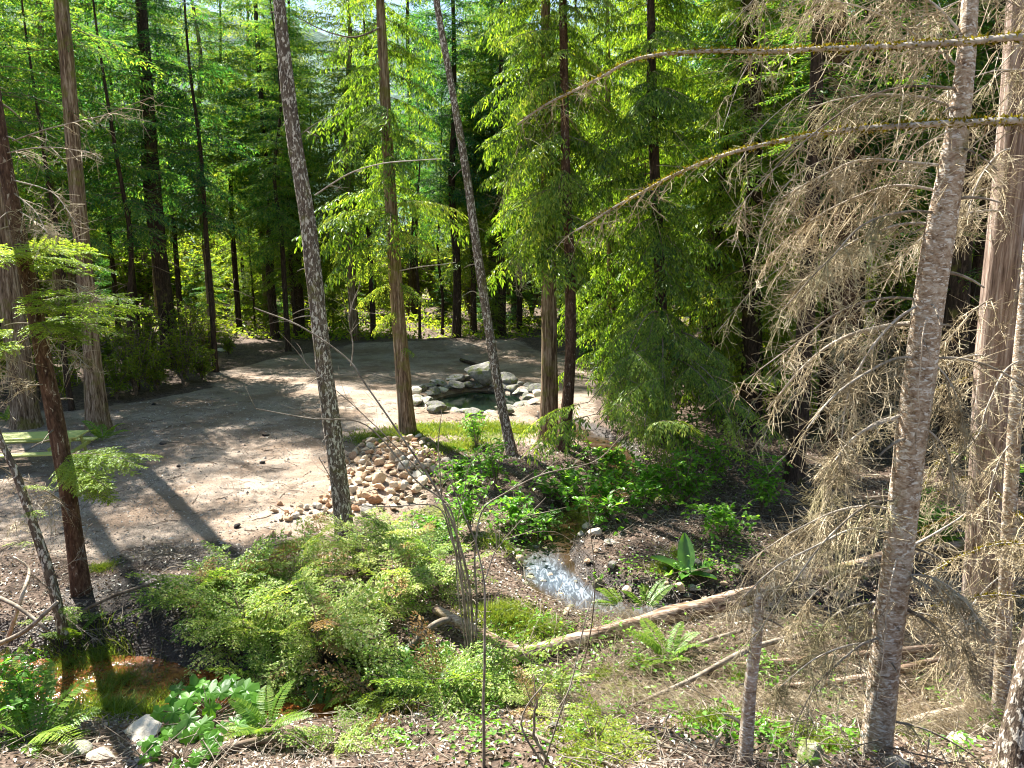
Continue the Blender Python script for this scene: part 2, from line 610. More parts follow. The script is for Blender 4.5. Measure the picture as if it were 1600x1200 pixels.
def ground_mat():
    m, nt = new_mat('forest_ground')
    tc = nt.nodes.new('ShaderNodeTexCoord')
    P = tc.outputs['Object']
    at = nt.nodes.new('ShaderNodeAttribute')
    at.attribute_name = 'region'
    sep = nt.nodes.new('ShaderNodeSeparateColor')
    nt.links.new(at.outputs['Color'], sep.inputs[0])
    big = noise_n(nt, P, 0.55, 4, 0.6)
    med = noise_n(nt, P, 3.2, 6, 0.7, 0.4)
    fine = noise_n(nt, P, 22, 5, 0.7)
    vor = node(nt, 'ShaderNodeTexVoronoi', i_Scale=26.0)
    nt.links.new(P, vor.inputs['Vector'])
    vor2 = node(nt, 'ShaderNodeTexVoronoi', i_Scale=70.0)
    nt.links.new(P, vor2.inputs['Vector'])
    # litter
    lit = ramp(nt, math_n(nt, 'ADD', math_n(nt, 'MULTIPLY', med, 0.6), math_n(nt, 'MULTIPLY', fine, 0.4)),
               [(0.34, (.018, .011, .008)), (0.47, (.06, .038, .026)), (0.57, (.14, .095, .068)), (0.70, (.32, .25, .20))])
    lit = mixc(nt, 0.35, lit, ramp(nt, vor.outputs['Color'], [(0.2, (.025, .016, .011)), (0.8, (.26, .19, .145))]))
    # gravel
    gr = ramp(nt, math_n(nt, 'ADD', math_n(nt, 'MULTIPLY', med, 0.5), math_n(nt, 'MULTIPLY', fine, 0.5)),
              [(0.33, (.14, .105, .08)), (0.5, (.31, .24, .185)), (0.66, (.50, .42, .34))])
    gr = mixc(nt, 0.45, gr, ramp(nt, vor2.outputs['Color'], [(0.15, (.13, .10, .08)), (0.5, (.30, .24, .19)), (0.9, (.54, .46, .38))]))
    gr = mixc(nt, ramp(nt, big, [(0.40, (0, 0, 0)), (0.60, (.75, .75, .75))]), gr, (.19, .125, .08))
    stain = noise_n(nt, P, 1.6, 5, 0.7, 1.0)
    gr = mixc(nt, ramp(nt, stain, [(0.52, (0, 0, 0)), (0.66, (.55, .55, .55))]), gr, (.10, .07, .05))
    edge = math_n(nt, 'ADD', sep.outputs[0], math_n(nt, 'MULTIPLY', math_n(nt, 'SUBTRACT', med, 0.5), 0.9))
    c = mixc(nt, ramp(nt, edge, [(0.38, (0, 0, 0)), (0.62, (1, 1, 1))]), lit, gr)
    # mud: black to orange (iron water)
    mud = ramp(nt, med, [(0.36, (.012, .010, .010)), (0.6, (.05, .035, .028))])
    e2 = math_n(nt, 'ADD', sep.outputs[1], math_n(nt, 'MULTIPLY', math_n(nt, 'SUBTRACT', med, 0.5), 1.0))
    c = mixc(nt, ramp(nt, e2, [(0.42, (0, 0, 0)), (0.58, (1, 1, 1))]), c, mud)
    e3 = math_n(nt, 'ADD', sep.outputs[2], math_n(nt, 'MULTIPLY', math_n(nt, 'SUBTRACT', med, 0.5), 1.0))
    grn = ramp(nt, fine, [(0.35, (.06, .07, .015)), (0.65, (.17, .19, .04))])
    c = mixc(nt, ramp(nt, e3, [(0.45, (0, 0, 0)), (0.65, (1, 1, 1))]), c, grn)
    h = math_n(nt, 'ADD', math_n(nt, 'MULTIPLY', fine, 0.6), math_n(nt, 'MULTIPLY', vor.outputs['Distance'], 0.8))
    p = principled(nt, c, ramp(nt, sep.outputs[1], [(0.3, (.9, .9, .9)), (0.8, (.45, .45, .45))]), bump_n(nt, h, 0.8, 0.035), 0.25)
    out(nt, p.outputs[0])
    return m


gb = MB()
gb.add(Vg, Q=Qg)
gme = gb.mesh('ground', ground_mat())
reg = np.zeros((len(Vg), 4), np.float32)
gx, gy = Vg[:, 0], Vg[:, 1]
reg[:, 0] = smooth(-0.7, 0.9, sd_poly(gx, gy, CLEAR))
dcr = np.minimum(dist_poly(gx, gy, CREEK) + .25, dist_poly(gx, gy, CREEK_B))
mudc = np.array([gz0(285, 870), gz0(200, 935), gz0(250, 980)])
mudm = np.zeros(len(Vg))
for (mx, my), r_ in zip(mudc, (1.1, 1.0, 1.0)):
    mudm = np.maximum(mudm, 1 - smooth(0.35 * r_, 1.1 * r_, np.hypot((gx - mx) / 1.5, gy - my)))
reg[:, 1] = np.maximum(mudm, (1 - smooth(0.7, 1.35, dcr)) * 0.85)
gm = np.zeros(len(Vg))
for (a, b, r_) in ((770, 680, 1.5), (650, 668, 1.2), (580, 690, .8), (800, 970, .9), (200, 1080, 1.2), (480, 850, 0.7), (1040, 760, 1.5), (980, 1090, .6), (700, 800, 1.2)):
    mx, my = gz0(a, b)
    gm = np.maximum(gm, 1 - smooth(0.3 * r_, 1.2 * r_, np.hypot(gx - mx, gy - my)))
reg[:, 2] = gm * 0.85
reg[:, 3] = 1
ca = gme.color_attributes.new('region', 'FLOAT_COLOR', 'POINT')
ca.data.foreach_set('color', reg.ravel())
obj('ground', gme, kind='structure')

# hills far away
hb = MB()
hx = np.linspace(-1600, 1600, 121)
hy = np.linspace(330, 1500, 60)
HX, HY = np.meshgrid(hx, hy)
t_ = smooth(330, 1250, HY)
HZ = t_ * (330 + 60 * fbm(HX / 330.0, HY / 400.0, 0, 40, 3) - 0.10 * (HX + 300)) + 14 * t_ * fbm(HX / 50.0, HY / 50.0, 0, 50, 3) - 3
i2 = np.arange(HX.size).reshape(HX.shape)
hb.add(np.stack([HX, HY, HZ], -1), Q=np.stack([i2[:-1, :-1], i2[:-1, 1:], i2[1:, 1:], i2[1:, :-1]], -1).reshape(-1, 4))


def hill_mat():
    m, nt = new_mat('wooded_hillside')
    tc = nt.nodes.new('ShaderNodeTexCoord')
    f = noise_n(nt, tc.outputs['Object'], 0.06, 5, 0.75)
    g = noise_n(nt, tc.outputs['Object'], 0.008, 4, 0.6)
    c = ramp(nt, f, [(0.35, (.03, .07, .055)), (0.6, (.10, .18, .12)), (0.75, (.16, .24, .12))])
    c = mixc(nt, ramp(nt, g, [(0.4, (0, 0, 0)), (0.7, (.5, .5, .5))]), c, (.17, .24, .24))  # blue-grey of distance haze mixed into the slope's own colour
    out(nt, principled(nt, c, 0.9, bump_n(nt, f, 1.0, 8.0), 0.1).outputs[0])
    return m


obj('hillside', hb.mesh('hillside', hill_mat()), kind='structure')


# water
def water_mat(name, tint, foam=0.0, rip=9.0):
    m, nt = new_mat(name)
    tc = nt.nodes.new('ShaderNodeTexCoord')
    n = noise_n(nt, tc.outputs['Object'], rip, 5, 0.65, 0.8)
    p = principled(nt, tint, 0.06, bump_n(nt, n, 0.35 if foam else 0.08, 0.03), 0.6)
    if foam:
        f1 = noise_n(nt, mapping(nt, tc.outputs['Object'], (2.4, 0.6, 1)), 4.5, 4, 0.6, 2.2)
        at = nt.nodes.new('ShaderNodeAttribute'); at.attribute_name = 'foam'
        ff = math_n(nt, 'MULTIPLY', ramp(nt, f1, [(0.46, (0, 0, 0)), (0.70, (.95, .95, .95))]), at.outputs['Fac'])
        tint = mixc(nt, at.outputs['Fac'], tint, (.07, .09, .12))
        nt.links.new(mixc(nt, ff, tint, (.42, .48, .56)), p.inputs['Base Color'])
        nt.links.new(ramp(nt, ff, [(0, (.06, .06, .06)), (1, (.35, .35, .35))]), p.inputs['Roughness'])
    out(nt, p.outputs[0])
    return m


def ribbon(path, half, n, zoff):
    c = spline(path, n)
    t = nrm(np.gradient(c, axis=0))
    s = np.stack([-t[:, 1], t[:, 0]], 1)
    m = 9
    w = np.linspace(-1, 1, m)
    P = c[:, None, :] + s[:, None, :] * (w[None, :, None] * half)
    return P, c


P_, c_ = ribbon(CREEK, 0.62, 240, 0)
cz = np.interp(np.arange(240), [0, 239], [-0.30, -0.335])
zz = cz[:, None] + 0.015 * fbm(P_[..., 0] * 3, P_[..., 1] * 3, 0, 77, 3)
wb = MB()
iw = np.arange(240 * 9).reshape(240, 9)
wb.add(np.concatenate([P_, zz[..., None]], -1), Q=np.stack([iw[:-1, :-1], iw[:-1, 1:], iw[1:, 1:], iw[1:, :-1]], -1).reshape(-1, 4))
wme = wb.mesh('creek_water', water_mat('creek_water', (.045, .025, .012), 1.0))
fx, fy = Gp(900, 915)[:2]
fs_ = np.exp(-(np.abs((P_[..., 1] - fy) / 1.0)) ** 2.4) * np.exp(-(np.linspace(-1, 1, 9)[None, :] / 0.6) ** 4)
foam = fs_.ravel().astype(np.float32)
fa = wme.attributes.new('foam', 'FLOAT', 'POINT')
fa.data.foreach_set('value', foam)
obj('creek_water', wme, kind='structure')
wb = MB()
a_ = np.linspace(0, 2 * PI, 40, endpoint=False)
wb.add(np.vstack([[[POND[0], POND[1], -0.32]], np.stack([POND[0] + POND[2] * np.cos(a_), POND[1] + POND[3] * np.sin(a_), np.full(40, -0.32)], 1)]),
       T=[(0, 1 + i, 1 + (i + 1) % 40) for i in range(40)])
obj('pond_water', wb.mesh('pond_water', water_mat('pond_water', (.006, .014, .008), 0, 3.0)), kind='structure')
# orange iron mud pool left
om, nt = new_mat('iron_stained_water')
tc = nt.nodes.new('ShaderNodeTexCoord')
n_ = noise_n(nt, tc.outputs['Object'], 5.0, 5, 0.7, 0.8)
out(nt, principled(nt, ramp(nt, n_, [(0.38, (.03, .012, .006)), (0.52, (.20, .055, .012)), (0.68, (.38, .15, .045))]), 0.12, bump_n(nt, n_, 0.5, 0.03), 0.5).outputs[0])
path = CREEK_B
P_, c_ = ribbon(path, 0.62, 160, 0)
wb = MB()
iw = np.arange(160 * 9).reshape(160, 9)
zz = -0.38 + 0.008 * fbm(P_[..., 0] * 4, P_[..., 1] * 4, 0, 71, 2)
wb.add(np.concatenate([P_, zz[..., None]], -1), Q=np.stack([iw[:-1, :-1], iw[:-1, 1:], iw[1:, 1:], iw[1:, :-1]], -1).reshape(-1, 4))
obj('iron_stained_water', wb.mesh('iron_stained_water', om), kind='structure')


# ------------------------------------------------------------------ foliage templates
def bough_template(rg, L=2.2, n=14, side=0.8, ang=55, leafL=0.13, leafW=0.04, gap=0.07, droop=0.25, sdroop=0.5, hang=0.3, taper=0.75, jitter=0.18, wood_r=0.012, lift=0.1, coarse=False):
    """returns leafV, leafQ, woodV, woodQ in local coordinates, +x along the bough"""
    s = np.linspace(0, 1, 12)
    sway = rg.normal(0, 0.05)
    main = np.stack([L * s, L * sway * np.sin(s * 2.5), L * (lift * s - droop * s ** 2)], 1)
    WV, WQ, nV = [], [], 0
    V, Q = tubes(main[None, ::2 if not coarse else 4], (wood_r * (1 - 0.8 * s))[None, ::2 if not coarse else 4], 3)
    WV.append(V); WQ.append(Q); nV += len(V)
    LP, LD, LN, LL = [], [], [], []
    paths, rads = [], []
    for i in range(n):
        for sg in (-1, 1):
            si = 0.12 + 0.88 * (i + rg.uniform(-0.3, 0.3) + (0.5 if sg > 0 else 0)) / n
            si = min(max(si, 0.05), 0.99)
            p0 = np.array([np.interp(si, s, main[:, k]) for k in range(3)])
            l = side * L / 2.0 * (min(1.0, 0.35 + si * 2.2)) * (1 - si) ** taper * rg.uniform(0.7, 1.2) + 0.10 * L / 2
            a = math.radians(ang + rg.normal(0, 7))
            d = np.array([math.cos(a), sg * math.sin(a), rg.normal(0.0, 0.12)])
            u = np.linspace(0, 1, 6)
            pth = p0 + d * l * u[:, None] + np.array([0, 0, -1]) * (sdroop * l * u ** 2)[:, None]
            paths.append(pth); rads.append(wood_r * 0.35 * (1 - 0.7 * u))
            m = max(2, int(l / gap))
            tt = (np.arange(m) + rg.uniform(0.2, 0.8, m)) / m
            for sg2 in (-1, 1):
                pp = np.stack([np.interp(tt, u, pth[:, k]) for k in range(3)], 1)
                tg = nrm(np.stack([np.interp(tt, u, np.gradient(pth[:, k])) for k in range(3)], 1))
                sd = nrm(np.cross(np.array([0, 0, 1.0]), tg))
                ld = tg * 0.75 + sd * sg2 * 0.7 + np.array([0, 0, -1]) * hang + rg.normal(0, jitter, (m, 3))
                LP.append(pp); LD.append(ld)
                LN.append(np.cross(ld, sd) + rg.normal(0, 0.35, (m, 3)) + np.array([0, 0, 1.2]))
                LL.append(leafL * rg.uniform(0.6, 1.25, m) * (1 - 0.35 * tt))
            LP.append(pth[-1:]); LD.append(tg[-1:]); LN.append(np.array([[0, 0, 1.0]])); LL.append(np.array([leafL * 0.9]))
    V, Q = tubes(np.array(paths)[:, ::2][:, [0, 2]] if coarse else np.array(paths)[:, [0, 2, 5]], np.array(rads)[:, ::2][:, [0, 2]] if coarse else np.array(rads)[:, [0, 2, 5]], 3)
    WV.append(V); WQ.append(Q + nV)
    LP, LD, LN, LL = map(np.concatenate, (LP, LD, LN, LL))
    lV, lQ = leafquads(LP, LD, LN, LL, LL * (leafW / leafL), 0.2)
    return lV, lQ, np.concatenate(WV), np.concatenate(WQ)


r1 = np.random.default_rng(5)
T_CEDAR = [bough_template(r1, 2.2, 13, 0.75, 50, 0.20, 0.056, 0.085, 0.35, 0.75, 0.85, 0.7, 0.28, coarse=True) for _ in range(4)]
T_FIR = [bough_template(r1, 2.0, 13, 0.62, 58, 0.14, 0.04, 0.085, 0.22, 0.15, 0.08, 0.8, 0.2, coarse=True) for _ in range(4)]
T_FAR = [bough_template(r1, 2.4, 9, 0.75, 55, 0.27, 0.075, 0.14, 0.30, 0.35, 0.4, 0.75, 0.25, coarse=True) for _ in range(4)]
T_HEM = [bough_template(r1, 1.5, 22, 0.62, 58, 0.066, 0.03, 0.030, 0.18, 0.18, 0.08, 0.7, 0.2, 0.008, 0.08) for _ in range(3)]
T_YEW = [bough_template(r1, 1.1, 15, 0.60, 52, 0.066, 0.034, 0.041, 0.20, 0.2, 0.05, 0.8, 0.3, 0.006, 0.15) for _ in range(4)]


def put_bough(mb, tmpl, pos, d, scale, roll=0.0, lm=0, wm=1, wood=True):
    lV, lQ, wV, wQ = tmpl
    R = rot_to(d, roll=roll)
    mb.add(lV * scale @ R.T + pos, Q=lQ, m=lm)
    if wood:
        mb.add(wV * scale @ R.T + pos, Q=wQ, m=wm)


def crown_mesh(name, rg, trunk, z0, z1, nb, tmpls, rad0, rad1, mats, pitch0=-0.1, pitch1=0.5, azbias=None, wood=True, zt=1e9):
    """trunk: callable z -> (x,y) local; boughs from z0 to z1"""
    mb = MB()
    for i in range(nb):
        f = (i + rg.uniform(0, 1)) / nb
        z = z0 + (z1 - z0) * f
        az = rg.uniform(0, 2 * PI) if azbias is None else rg.normal(azbias[0], azbias[1])
        rad = (rad0 * (1 - f) + rad1 * f) * rg.uniform(0.6, 1.15)
        pit = pitch0 * (1 - f) + pitch1 * f + rg.normal(0, 0.12)
        d = np.array([math.cos(az) * math.cos(pit), math.sin(az) * math.cos(pit), math.sin(pit)])
        t = tmpls[rg.integers(len(tmpls))] if z < zt else T_FAR[rg.integers(len(T_FAR))]
        L = t[0][:, 0].max()
        x, y = trunk(z)
        put_bough(mb, t, np.array([x, y, z]), d, rad / L, rg.normal(0, 0.25), wood=wood)
    return mb.mesh(name, mats, False)


# ------------------------------------------------------------------ trunks
def trunk_mesh(name, path, rad, mat, sides=26, ridge=0.10, kz=0.5, kr=7.0, flare=0.6, ring=0.14, seed=0, lump=0.05, fh=0.35):
    """path (N,3) base first, local; rad (N)"""
    path = np.asarray(path, float)
    full = np.concatenate([path, np.asarray(rad, float)[:, None]], 1)
    length = np.sum(np.linalg.norm(np.diff(path, axis=0), axis=1))
    n = max(6, min(200, int(length / ring)))
    sp_ = spline(full, n)
    c, r = sp_[:, :3], np.maximum(sp_[:, 3], 0.012)
    zb = c[:, 2] - c[0, 2]
    r = r * (1 + flare * np.exp(-zb / fh))
    a = np.arange(sides) * 2 * PI / sides
    A, R = np.meshgrid(a, r)
    zc = c[:, 2][:, None] + 0 * A
    # flare lobes near the base
    lob = 1 + flare * 0.35 * np.exp(-zb / (fh * 0.8))[:, None] * np.sin(A * 5 + seed)
    rr = R * lob * (1 + ridge * vnoise(np.cos(A) * kr * 0.5 + seed, np.sin(A) * kr * 0.5, zc * kz, seed) + ridge * 0.7 * vnoise(np.cos(A) * kr, np.sin(A) * kr + seed, zc * kz * 2.5, seed + 1) + lump * vnoise(np.cos(A), np.sin(A), zc * 1.7, seed + 2))
    t = nrm(np.gradient(c, axis=0))
    u = nrm(np.cross(t, np.array([0, 1.0, 0.02])))
    v = np.cross(t, u)
    V = c[:, None, :] + rr[..., None] * (np.cos(A)[..., None] * u[:, None, :] + np.sin(A)[..., None] * v[:, None, :])
    idx = np.arange(n * sides).reshape(n, sides)
    Q = np.stack([idx[:-1], np.roll(idx[:-1], -1, 1), np.roll(idx[1:], -1, 1), idx[1:]], -1).reshape(-1, 4)
    mb = MB()
    mb.add(V, Q=Q)
    k = mb.n
    mb.add([c[-1] + t[-1] * r[-1] * 0.6], T=[])
    mb.T.append(np.stack([idx[-1], np.roll(idx[-1], -1), np.full(sides, k)], 1)); mb.TM.append(np.zeros(sides, int))
    return mb.mesh(name, mat, True), c, r


def pixel_trunk(pts, Yd=None, top=None, dy=0.0):
    """pts [(px,py,w)] base first. returns base (world), path world, rad. dy = depth lean per metre of height"""
    b = Gp(pts[0][0], pts[0][1])
    if Yd is not None:
        b = W(pts[0][0], pts[0][1], Yd)
        b[2] = hz(b[0], b[1])
    Y0 = b[1]
    path, rad = [], []
    for i, (px, py, w) in enumerate(pts):
        Yi = Y0
        p = W(px, py, Yi)
        if i == 0:
            p = b.copy()
        else:
            for _ in range(3):
                Yi = Y0 + dy * (p[2] - b[2])
                p = W(px, py, Yi)
        dist = p[1] * cp + (CAMZ - p[2]) * sp
        path.append(p); rad.append(0.5 * w * dist / FPX)
    path, rad = np.array(path), np.array(rad)
    if top is not None and path[-1, 2] < top:
        d = path[-1] - path[-2]
        d = d / d[2]
        d[0] *= 0.6; d[1] *= 0.6
        k = np.linspace(0, 1, 5)[1:]
        ext = path[-1] + d * ((top - path[-1, 2]) * k)[:, None]
        path = np.vstack([path, ext])
        rad = np.concatenate([rad, rad[-1] * (1 - 0.9 * k)])
    sink = path[0] - (path[1] - path[0]) / max(path[1, 2] - path[0, 2], .1) * 0.35
    path = np.vstack([sink, path])
    rad = np.concatenate([[rad[0]], rad])
    return b, path, rad


TRUNK_OF = {}


def trunk_at(path):
    o = np.argsort(path[:, 2])
    P = path[o]
    return lambda z: (float(np.interp(z, P[:, 2], P[:, 0])), float(np.interp(z, P[:, 2], P[:, 1])))


def make_tree(name, label, pts, mat, top=22, Yd=None, dy=0.0, crown=None, sides=26, ridge=0.1, kz=0.5, kr=7, flare=0.5, seed=0, group=None, cat='tree', ring=0.14, fh=0.35):
    b, path, rad = pixel_trunk(pts, Yd, top, dy)
    t = thing(name, label, cat, b, group)
    TRUNK_OF[t.as_pointer()] = path
    me, c, r = trunk_mesh('trunk', path - b, rad, mat, sides, ridge, kz, kr, flare, ring, seed, fh=fh)
    obj('trunk', me, t)
    if crown:
        rg = np.random.default_rng(seed + 100)
        ta = trunk_at(path - b)
        obj('crown', crown_mesh('crown', rg, ta, zt=CAMZ + 0.36 * b[1] + 0.8 - b[2], **crown), t, kind='stuff')
    return t, b, path, rad


CED = dict(tmpls=T_CEDAR, mats=[M_CEDAR, M_STEM])
FIR = dict(tmpls=T_FIR, mats=[M_FIR, M_STEM])

# ---- main trees of the left and middle
tA, bA, pA, rA = make_tree('leaning_conifer', 'tall thin leaning tree with pale flecked bark at the left end of the stone heap',
    [(541, 848, 27), (522, 690, 26), (505, 560, 25), (480, 340, 23), (455, 190, 21), (436, 0, 18)], M_BFLECK, 21, kr=9, seed=1, ridge=0.12,
    crown=dict(z0=14.5, z1=21, nb=26, rad0=2.0, rad1=0.7, **FIR))
tB, bB, pB, rB = make_tree('cedar_tree', 'straight brown cedar growing from the grass tuft behind the stone heap',
    [(637, 678, 26), (628, 560, 22), (619, 450, 20), (607, 250, 18), (594, 0, 13)], M_BCEDAR, 24, kz=0.15, seed=2,
    crown=dict(z0=6.2, z1=23, nb=90, rad0=2.6, rad1=1.0, pitch0=-0.3, pitch1=0.2, **CED))
tC, bC, pC, rC = make_tree('slim_leaning_tree', 'slim leaning tree with mottled bark standing in the shrubs just right of the pond',
    [(800, 712, 17), (778, 600, 15), (757, 470, 14), (733, 300, 12.5), (708, 150, 11), (682, 0, 10)], M_BFLECK, 19, seed=3,
    crown=dict(z0=13, z1=19, nb=20, rad0=1.8, rad1=0.6, **FIR))
tD1, bD1, pD1, rD1 = make_tree('cedar_tree', 'thicker left-hand cedar of the close pair beside the pond, moss at its foot',
    [(856, 690, 30), (859, 600, 25), (858, 450, 22), (855, 250, 18), (852, 0, 14)], M_BCEDAR, 24, kz=0.15, seed=4, flare=0.4,
    crown=dict(z0=5.6, z1=23, nb=175, rad0=2.5, rad1=1.5, pitch0=-0.35, pitch1=0.2, **CED))
tD2, bD2, pD2, rD2 = make_tree('cedar_tree', 'thinner reddish right-hand cedar of the close pair beside the pond',
    [(878, 704, 22), (889, 600, 17), (891, 450, 16), (884, 250, 14), (880, 0, 12)], M_BRED, 22, kz=0.2, seed=5, flare=0.4,
    crown=dict(z0=6.2, z1=21, nb=120, rad0=2.4, rad1=1.4, pitch0=-0.35, pitch1=0.2, **CED))
# left group
tL1, bL1, pL1, rL1 = make_tree('cedar_tree', 'thick furrowed cedar behind the picnic table at the left edge',
    [(42, 668, 40), (30, 560, 37), (14, 450, 32), (0, 330, 29), (-18, 150, 26), (-30, 0, 24)], M_BCEDAR, 24, kz=0.15, seed=6,
    crown=dict(z0=9, z1=23, nb=80, rad0=3.0, rad1=0.9, pitch0=-0.2, pitch1=0.2, **FIR))
tL3, bL3, pL3, rL3 = make_tree('cedar_tree', 'cedar with flared foot at the right end of the picnic table',
    [(155, 672, 36), (144, 560, 25), (133, 430, 22), (117, 260, 21), (106, 120, 20), (95, 0, 19)], M_BCEDAR, 24, kz=0.15, seed=7, flare=0.3,
    crown=dict(z0=11, z1=23, nb=52, rad0=2.6, rad1=0.9, pitch0=-0.2, pitch1=0.2, **FIR))
tL2, bL2, pL2, rL2 = make_tree('hemlock_tree', 'dark slender hemlock in front of the picnic table with flat green boughs',
    [(128, 925, 26), (110, 790, 23), (88, 660, 24), (68, 560, 23), (48, 450, 23), (22, 330, 22), (2, 220, 21), (-30, 0, 18)], M_BRED, 20, seed=8, dy=0.0,
    crown=dict(z0=11.5, z1=20, nb=36, rad0=2.5, rad1=0.7, **FIR))
tL5, bL5, pL5, rL5 = make_tree('dark_fir', 'big dark fir at the shaded far left edge of the clearing',
    [(274, 572, 28), (262, 500, 24), (250, 400, 22), (238, 250, 19), (225, 60, 16)], M_BDARK, 27, seed=9,
    crown=dict(z0=9.0, z1=26, nb=110, rad0=3.3, rad1=1.0, pitch0=-0.2, pitch1=0.3, **FIR))
# right middle trees
tE, bE, pE, rE = make_tree('slim_cedar', 'very thin cedar between the close pair and the leafy cedar thicket',
    [(956, 655, 14), (955, 520, 12), (954, 380, 11), (950, 200, 10)], M_BCEDAR, 15, seed=10,
    crown=dict(z0=2.4, z1=17, nb=140, rad0=2.3, rad1=0.7, pitch0=-0.35, pitch1=0.2, **CED))
tR0, *_ = make_tree('leafy_cedar', 'dense drooping cedar right of the very thin cedar, boughs reaching the ground',
    [(1040, 700, 20), (1035, 560, 18), (1030, 400, 17), (1020, 200, 15)], M_BDARK, 20, seed=12,
    crown=dict(z0=2.2, z1=17, nb=160, rad0=2.6, rad1=1.6, pitch0=-0.35, pitch1=0.1, **CED))
tR1, bR1, pR1, rR1 = make_tree('leafy_cedar', 'dark cedar with live green boughs left of the tall red-brown trunks',
    [(1172, 668, 34), (1175, 560, 31), (1176, 420, 30), (1176, 200, 27), (1172, 0, 22)], M_BDARK, 25, seed=13,
    crown=dict(z0=1.6, z1=22, nb=170, rad0=2.9, rad1=1.3, pitch0=-0.3, pitch1=0.1, **CED))
tR2, *_ = make_tree('shaded_fir', 'dark crooked trunk in shade left of the thick red-brown cedar',
    [(1240, 752, 28), (1250, 640, 26), (1262, 450, 25), (1272, 250, 22), (1280, 0, 18)], M_BDARK, 22, seed=14,
    crown=dict(z0=8, z1=21, nb=80, rad0=2.6, rad1=0.8, **FIR))
tR3, bR3, pR3, rR3 = make_tree('shaded_cedar', 'thick red-brown cedar trunk in the shade behind the dead twigs',
    [(1312, 690, 44), (1318, 560, 38), (1322, 400, 34), (1316, 200, 31), (1305, 0, 28)], M_BRED, 26, seed=15, kz=0.2,
    crown=dict(z0=8, z1=25, nb=110, rad0=3.0, rad1=1.0, **FIR))
tR4, *_ = make_tree('shaded_cedar', 'dark trunk standing close against the left side of the thick red-brown cedar',
    [(1292, 660, 26), (1294, 560, 24), (1296, 400, 22), (1290, 200, 20), (1284, 0, 18)], M_BDARK, 24, seed=16,
    crown=dict(z0=8, z1=23, nb=80, rad0=2.6, rad1=0.8, **FIR))
tR5, *_ = make_tree('shaded_fir', 'dark trunk in deep shade between the scaly grey trunk and the pale cedar',
    [(1485, 720, 40), (1492, 560, 36), (1500, 400, 34), (1508, 200, 30), (1512, 0, 26)], M_BDARK, 24, seed=17,
    crown=dict(z0=3.6, z1=23, nb=90, rad0=2.3, rad1=0.9, **FIR))
# foreground right
tG, bG, pG, rG = make_tree('dead_spruce', 'leaning scaly grey trunk with bare dead branches at right foreground',
    [(1368, 1185, 46), (1384, 1020, 43), (1408, 820, 45), (1432, 620, 45), (1462, 400, 44), (1488, 250, 36), (1508, 100, 27), (1520, -60, 22)], M_BGREY, 13, seed=18, sides=40, ring=0.05, flare=0.15, kz=1.6, kr=11, ridge=0.06)
tH, bH, pH, rH = make_tree('pale_cedar', 'thick pale stringy-barked cedar at the right edge, dead boughs on it',
    [(1522, 1105, 56), (1532, 950, 54), (1543, 780, 54), (1558, 560, 56), (1576, 350, 52), (1592, 150, 48), (1604, -60, 42)], M_BCEDARP, 24, seed=19, sides=44, ring=0.06, flare=0.2, kz=0.18, kr=10, ridge=0.10, Yd=8.6,
    crown=dict(z0=13, z1=23, nb=40, rad0=2.6, rad1=0.9, **FIR))
tI, bI, pI, rI = make_tree('slender_dead_tree', 'slender grey dead tree crossing in front of the pale cedar at the right edge',
    [(1562, 1120, 22), (1570, 960, 21), (1577, 800, 20), (1590, 600, 19), (1606, 420, 18), (1625, 200, 16)], M_BGREY, 12, seed=20, Yd=7.9, sides=28, ring=0.06, ridge=0.06)
tJ, bJ, pJ, rJ = make_tree('rough_trunk', 'rough dark trunk cut off by the bottom right corner',
    [(1590, 1215, 66), (1604, 1120, 58), (1622, 1040, 56), (1680, 800, 52)], M_BFLECK, 13, seed=21, Yd=5.9, sides=36, ring=0.05, ridge=0.12)
sK, bK, pK, rK = make_tree('dead_stub', 'short broken dead stem left of the leaning grey trunk, standing on the litter',
    [(1164, 1195, 22), (1172, 1080, 19), (1182, 990, 17), (1186, 930, 14)], M_BGREY, None, seed=22, sides=22, ring=0.05, flare=0.1, cat='dead stem')
tN, bN, pN, rN = make_tree('leaning_sapling', 'thin leaning grey sapling at the left edge in front of the picnic table',
    [(100, 990, 16), (78, 900, 15), (52, 820, 13), (25, 740, 11), (2, 690, 9), (-14, 640, 7)], M_BFLECK, None, seed=23, sides=16, flare=0.1)


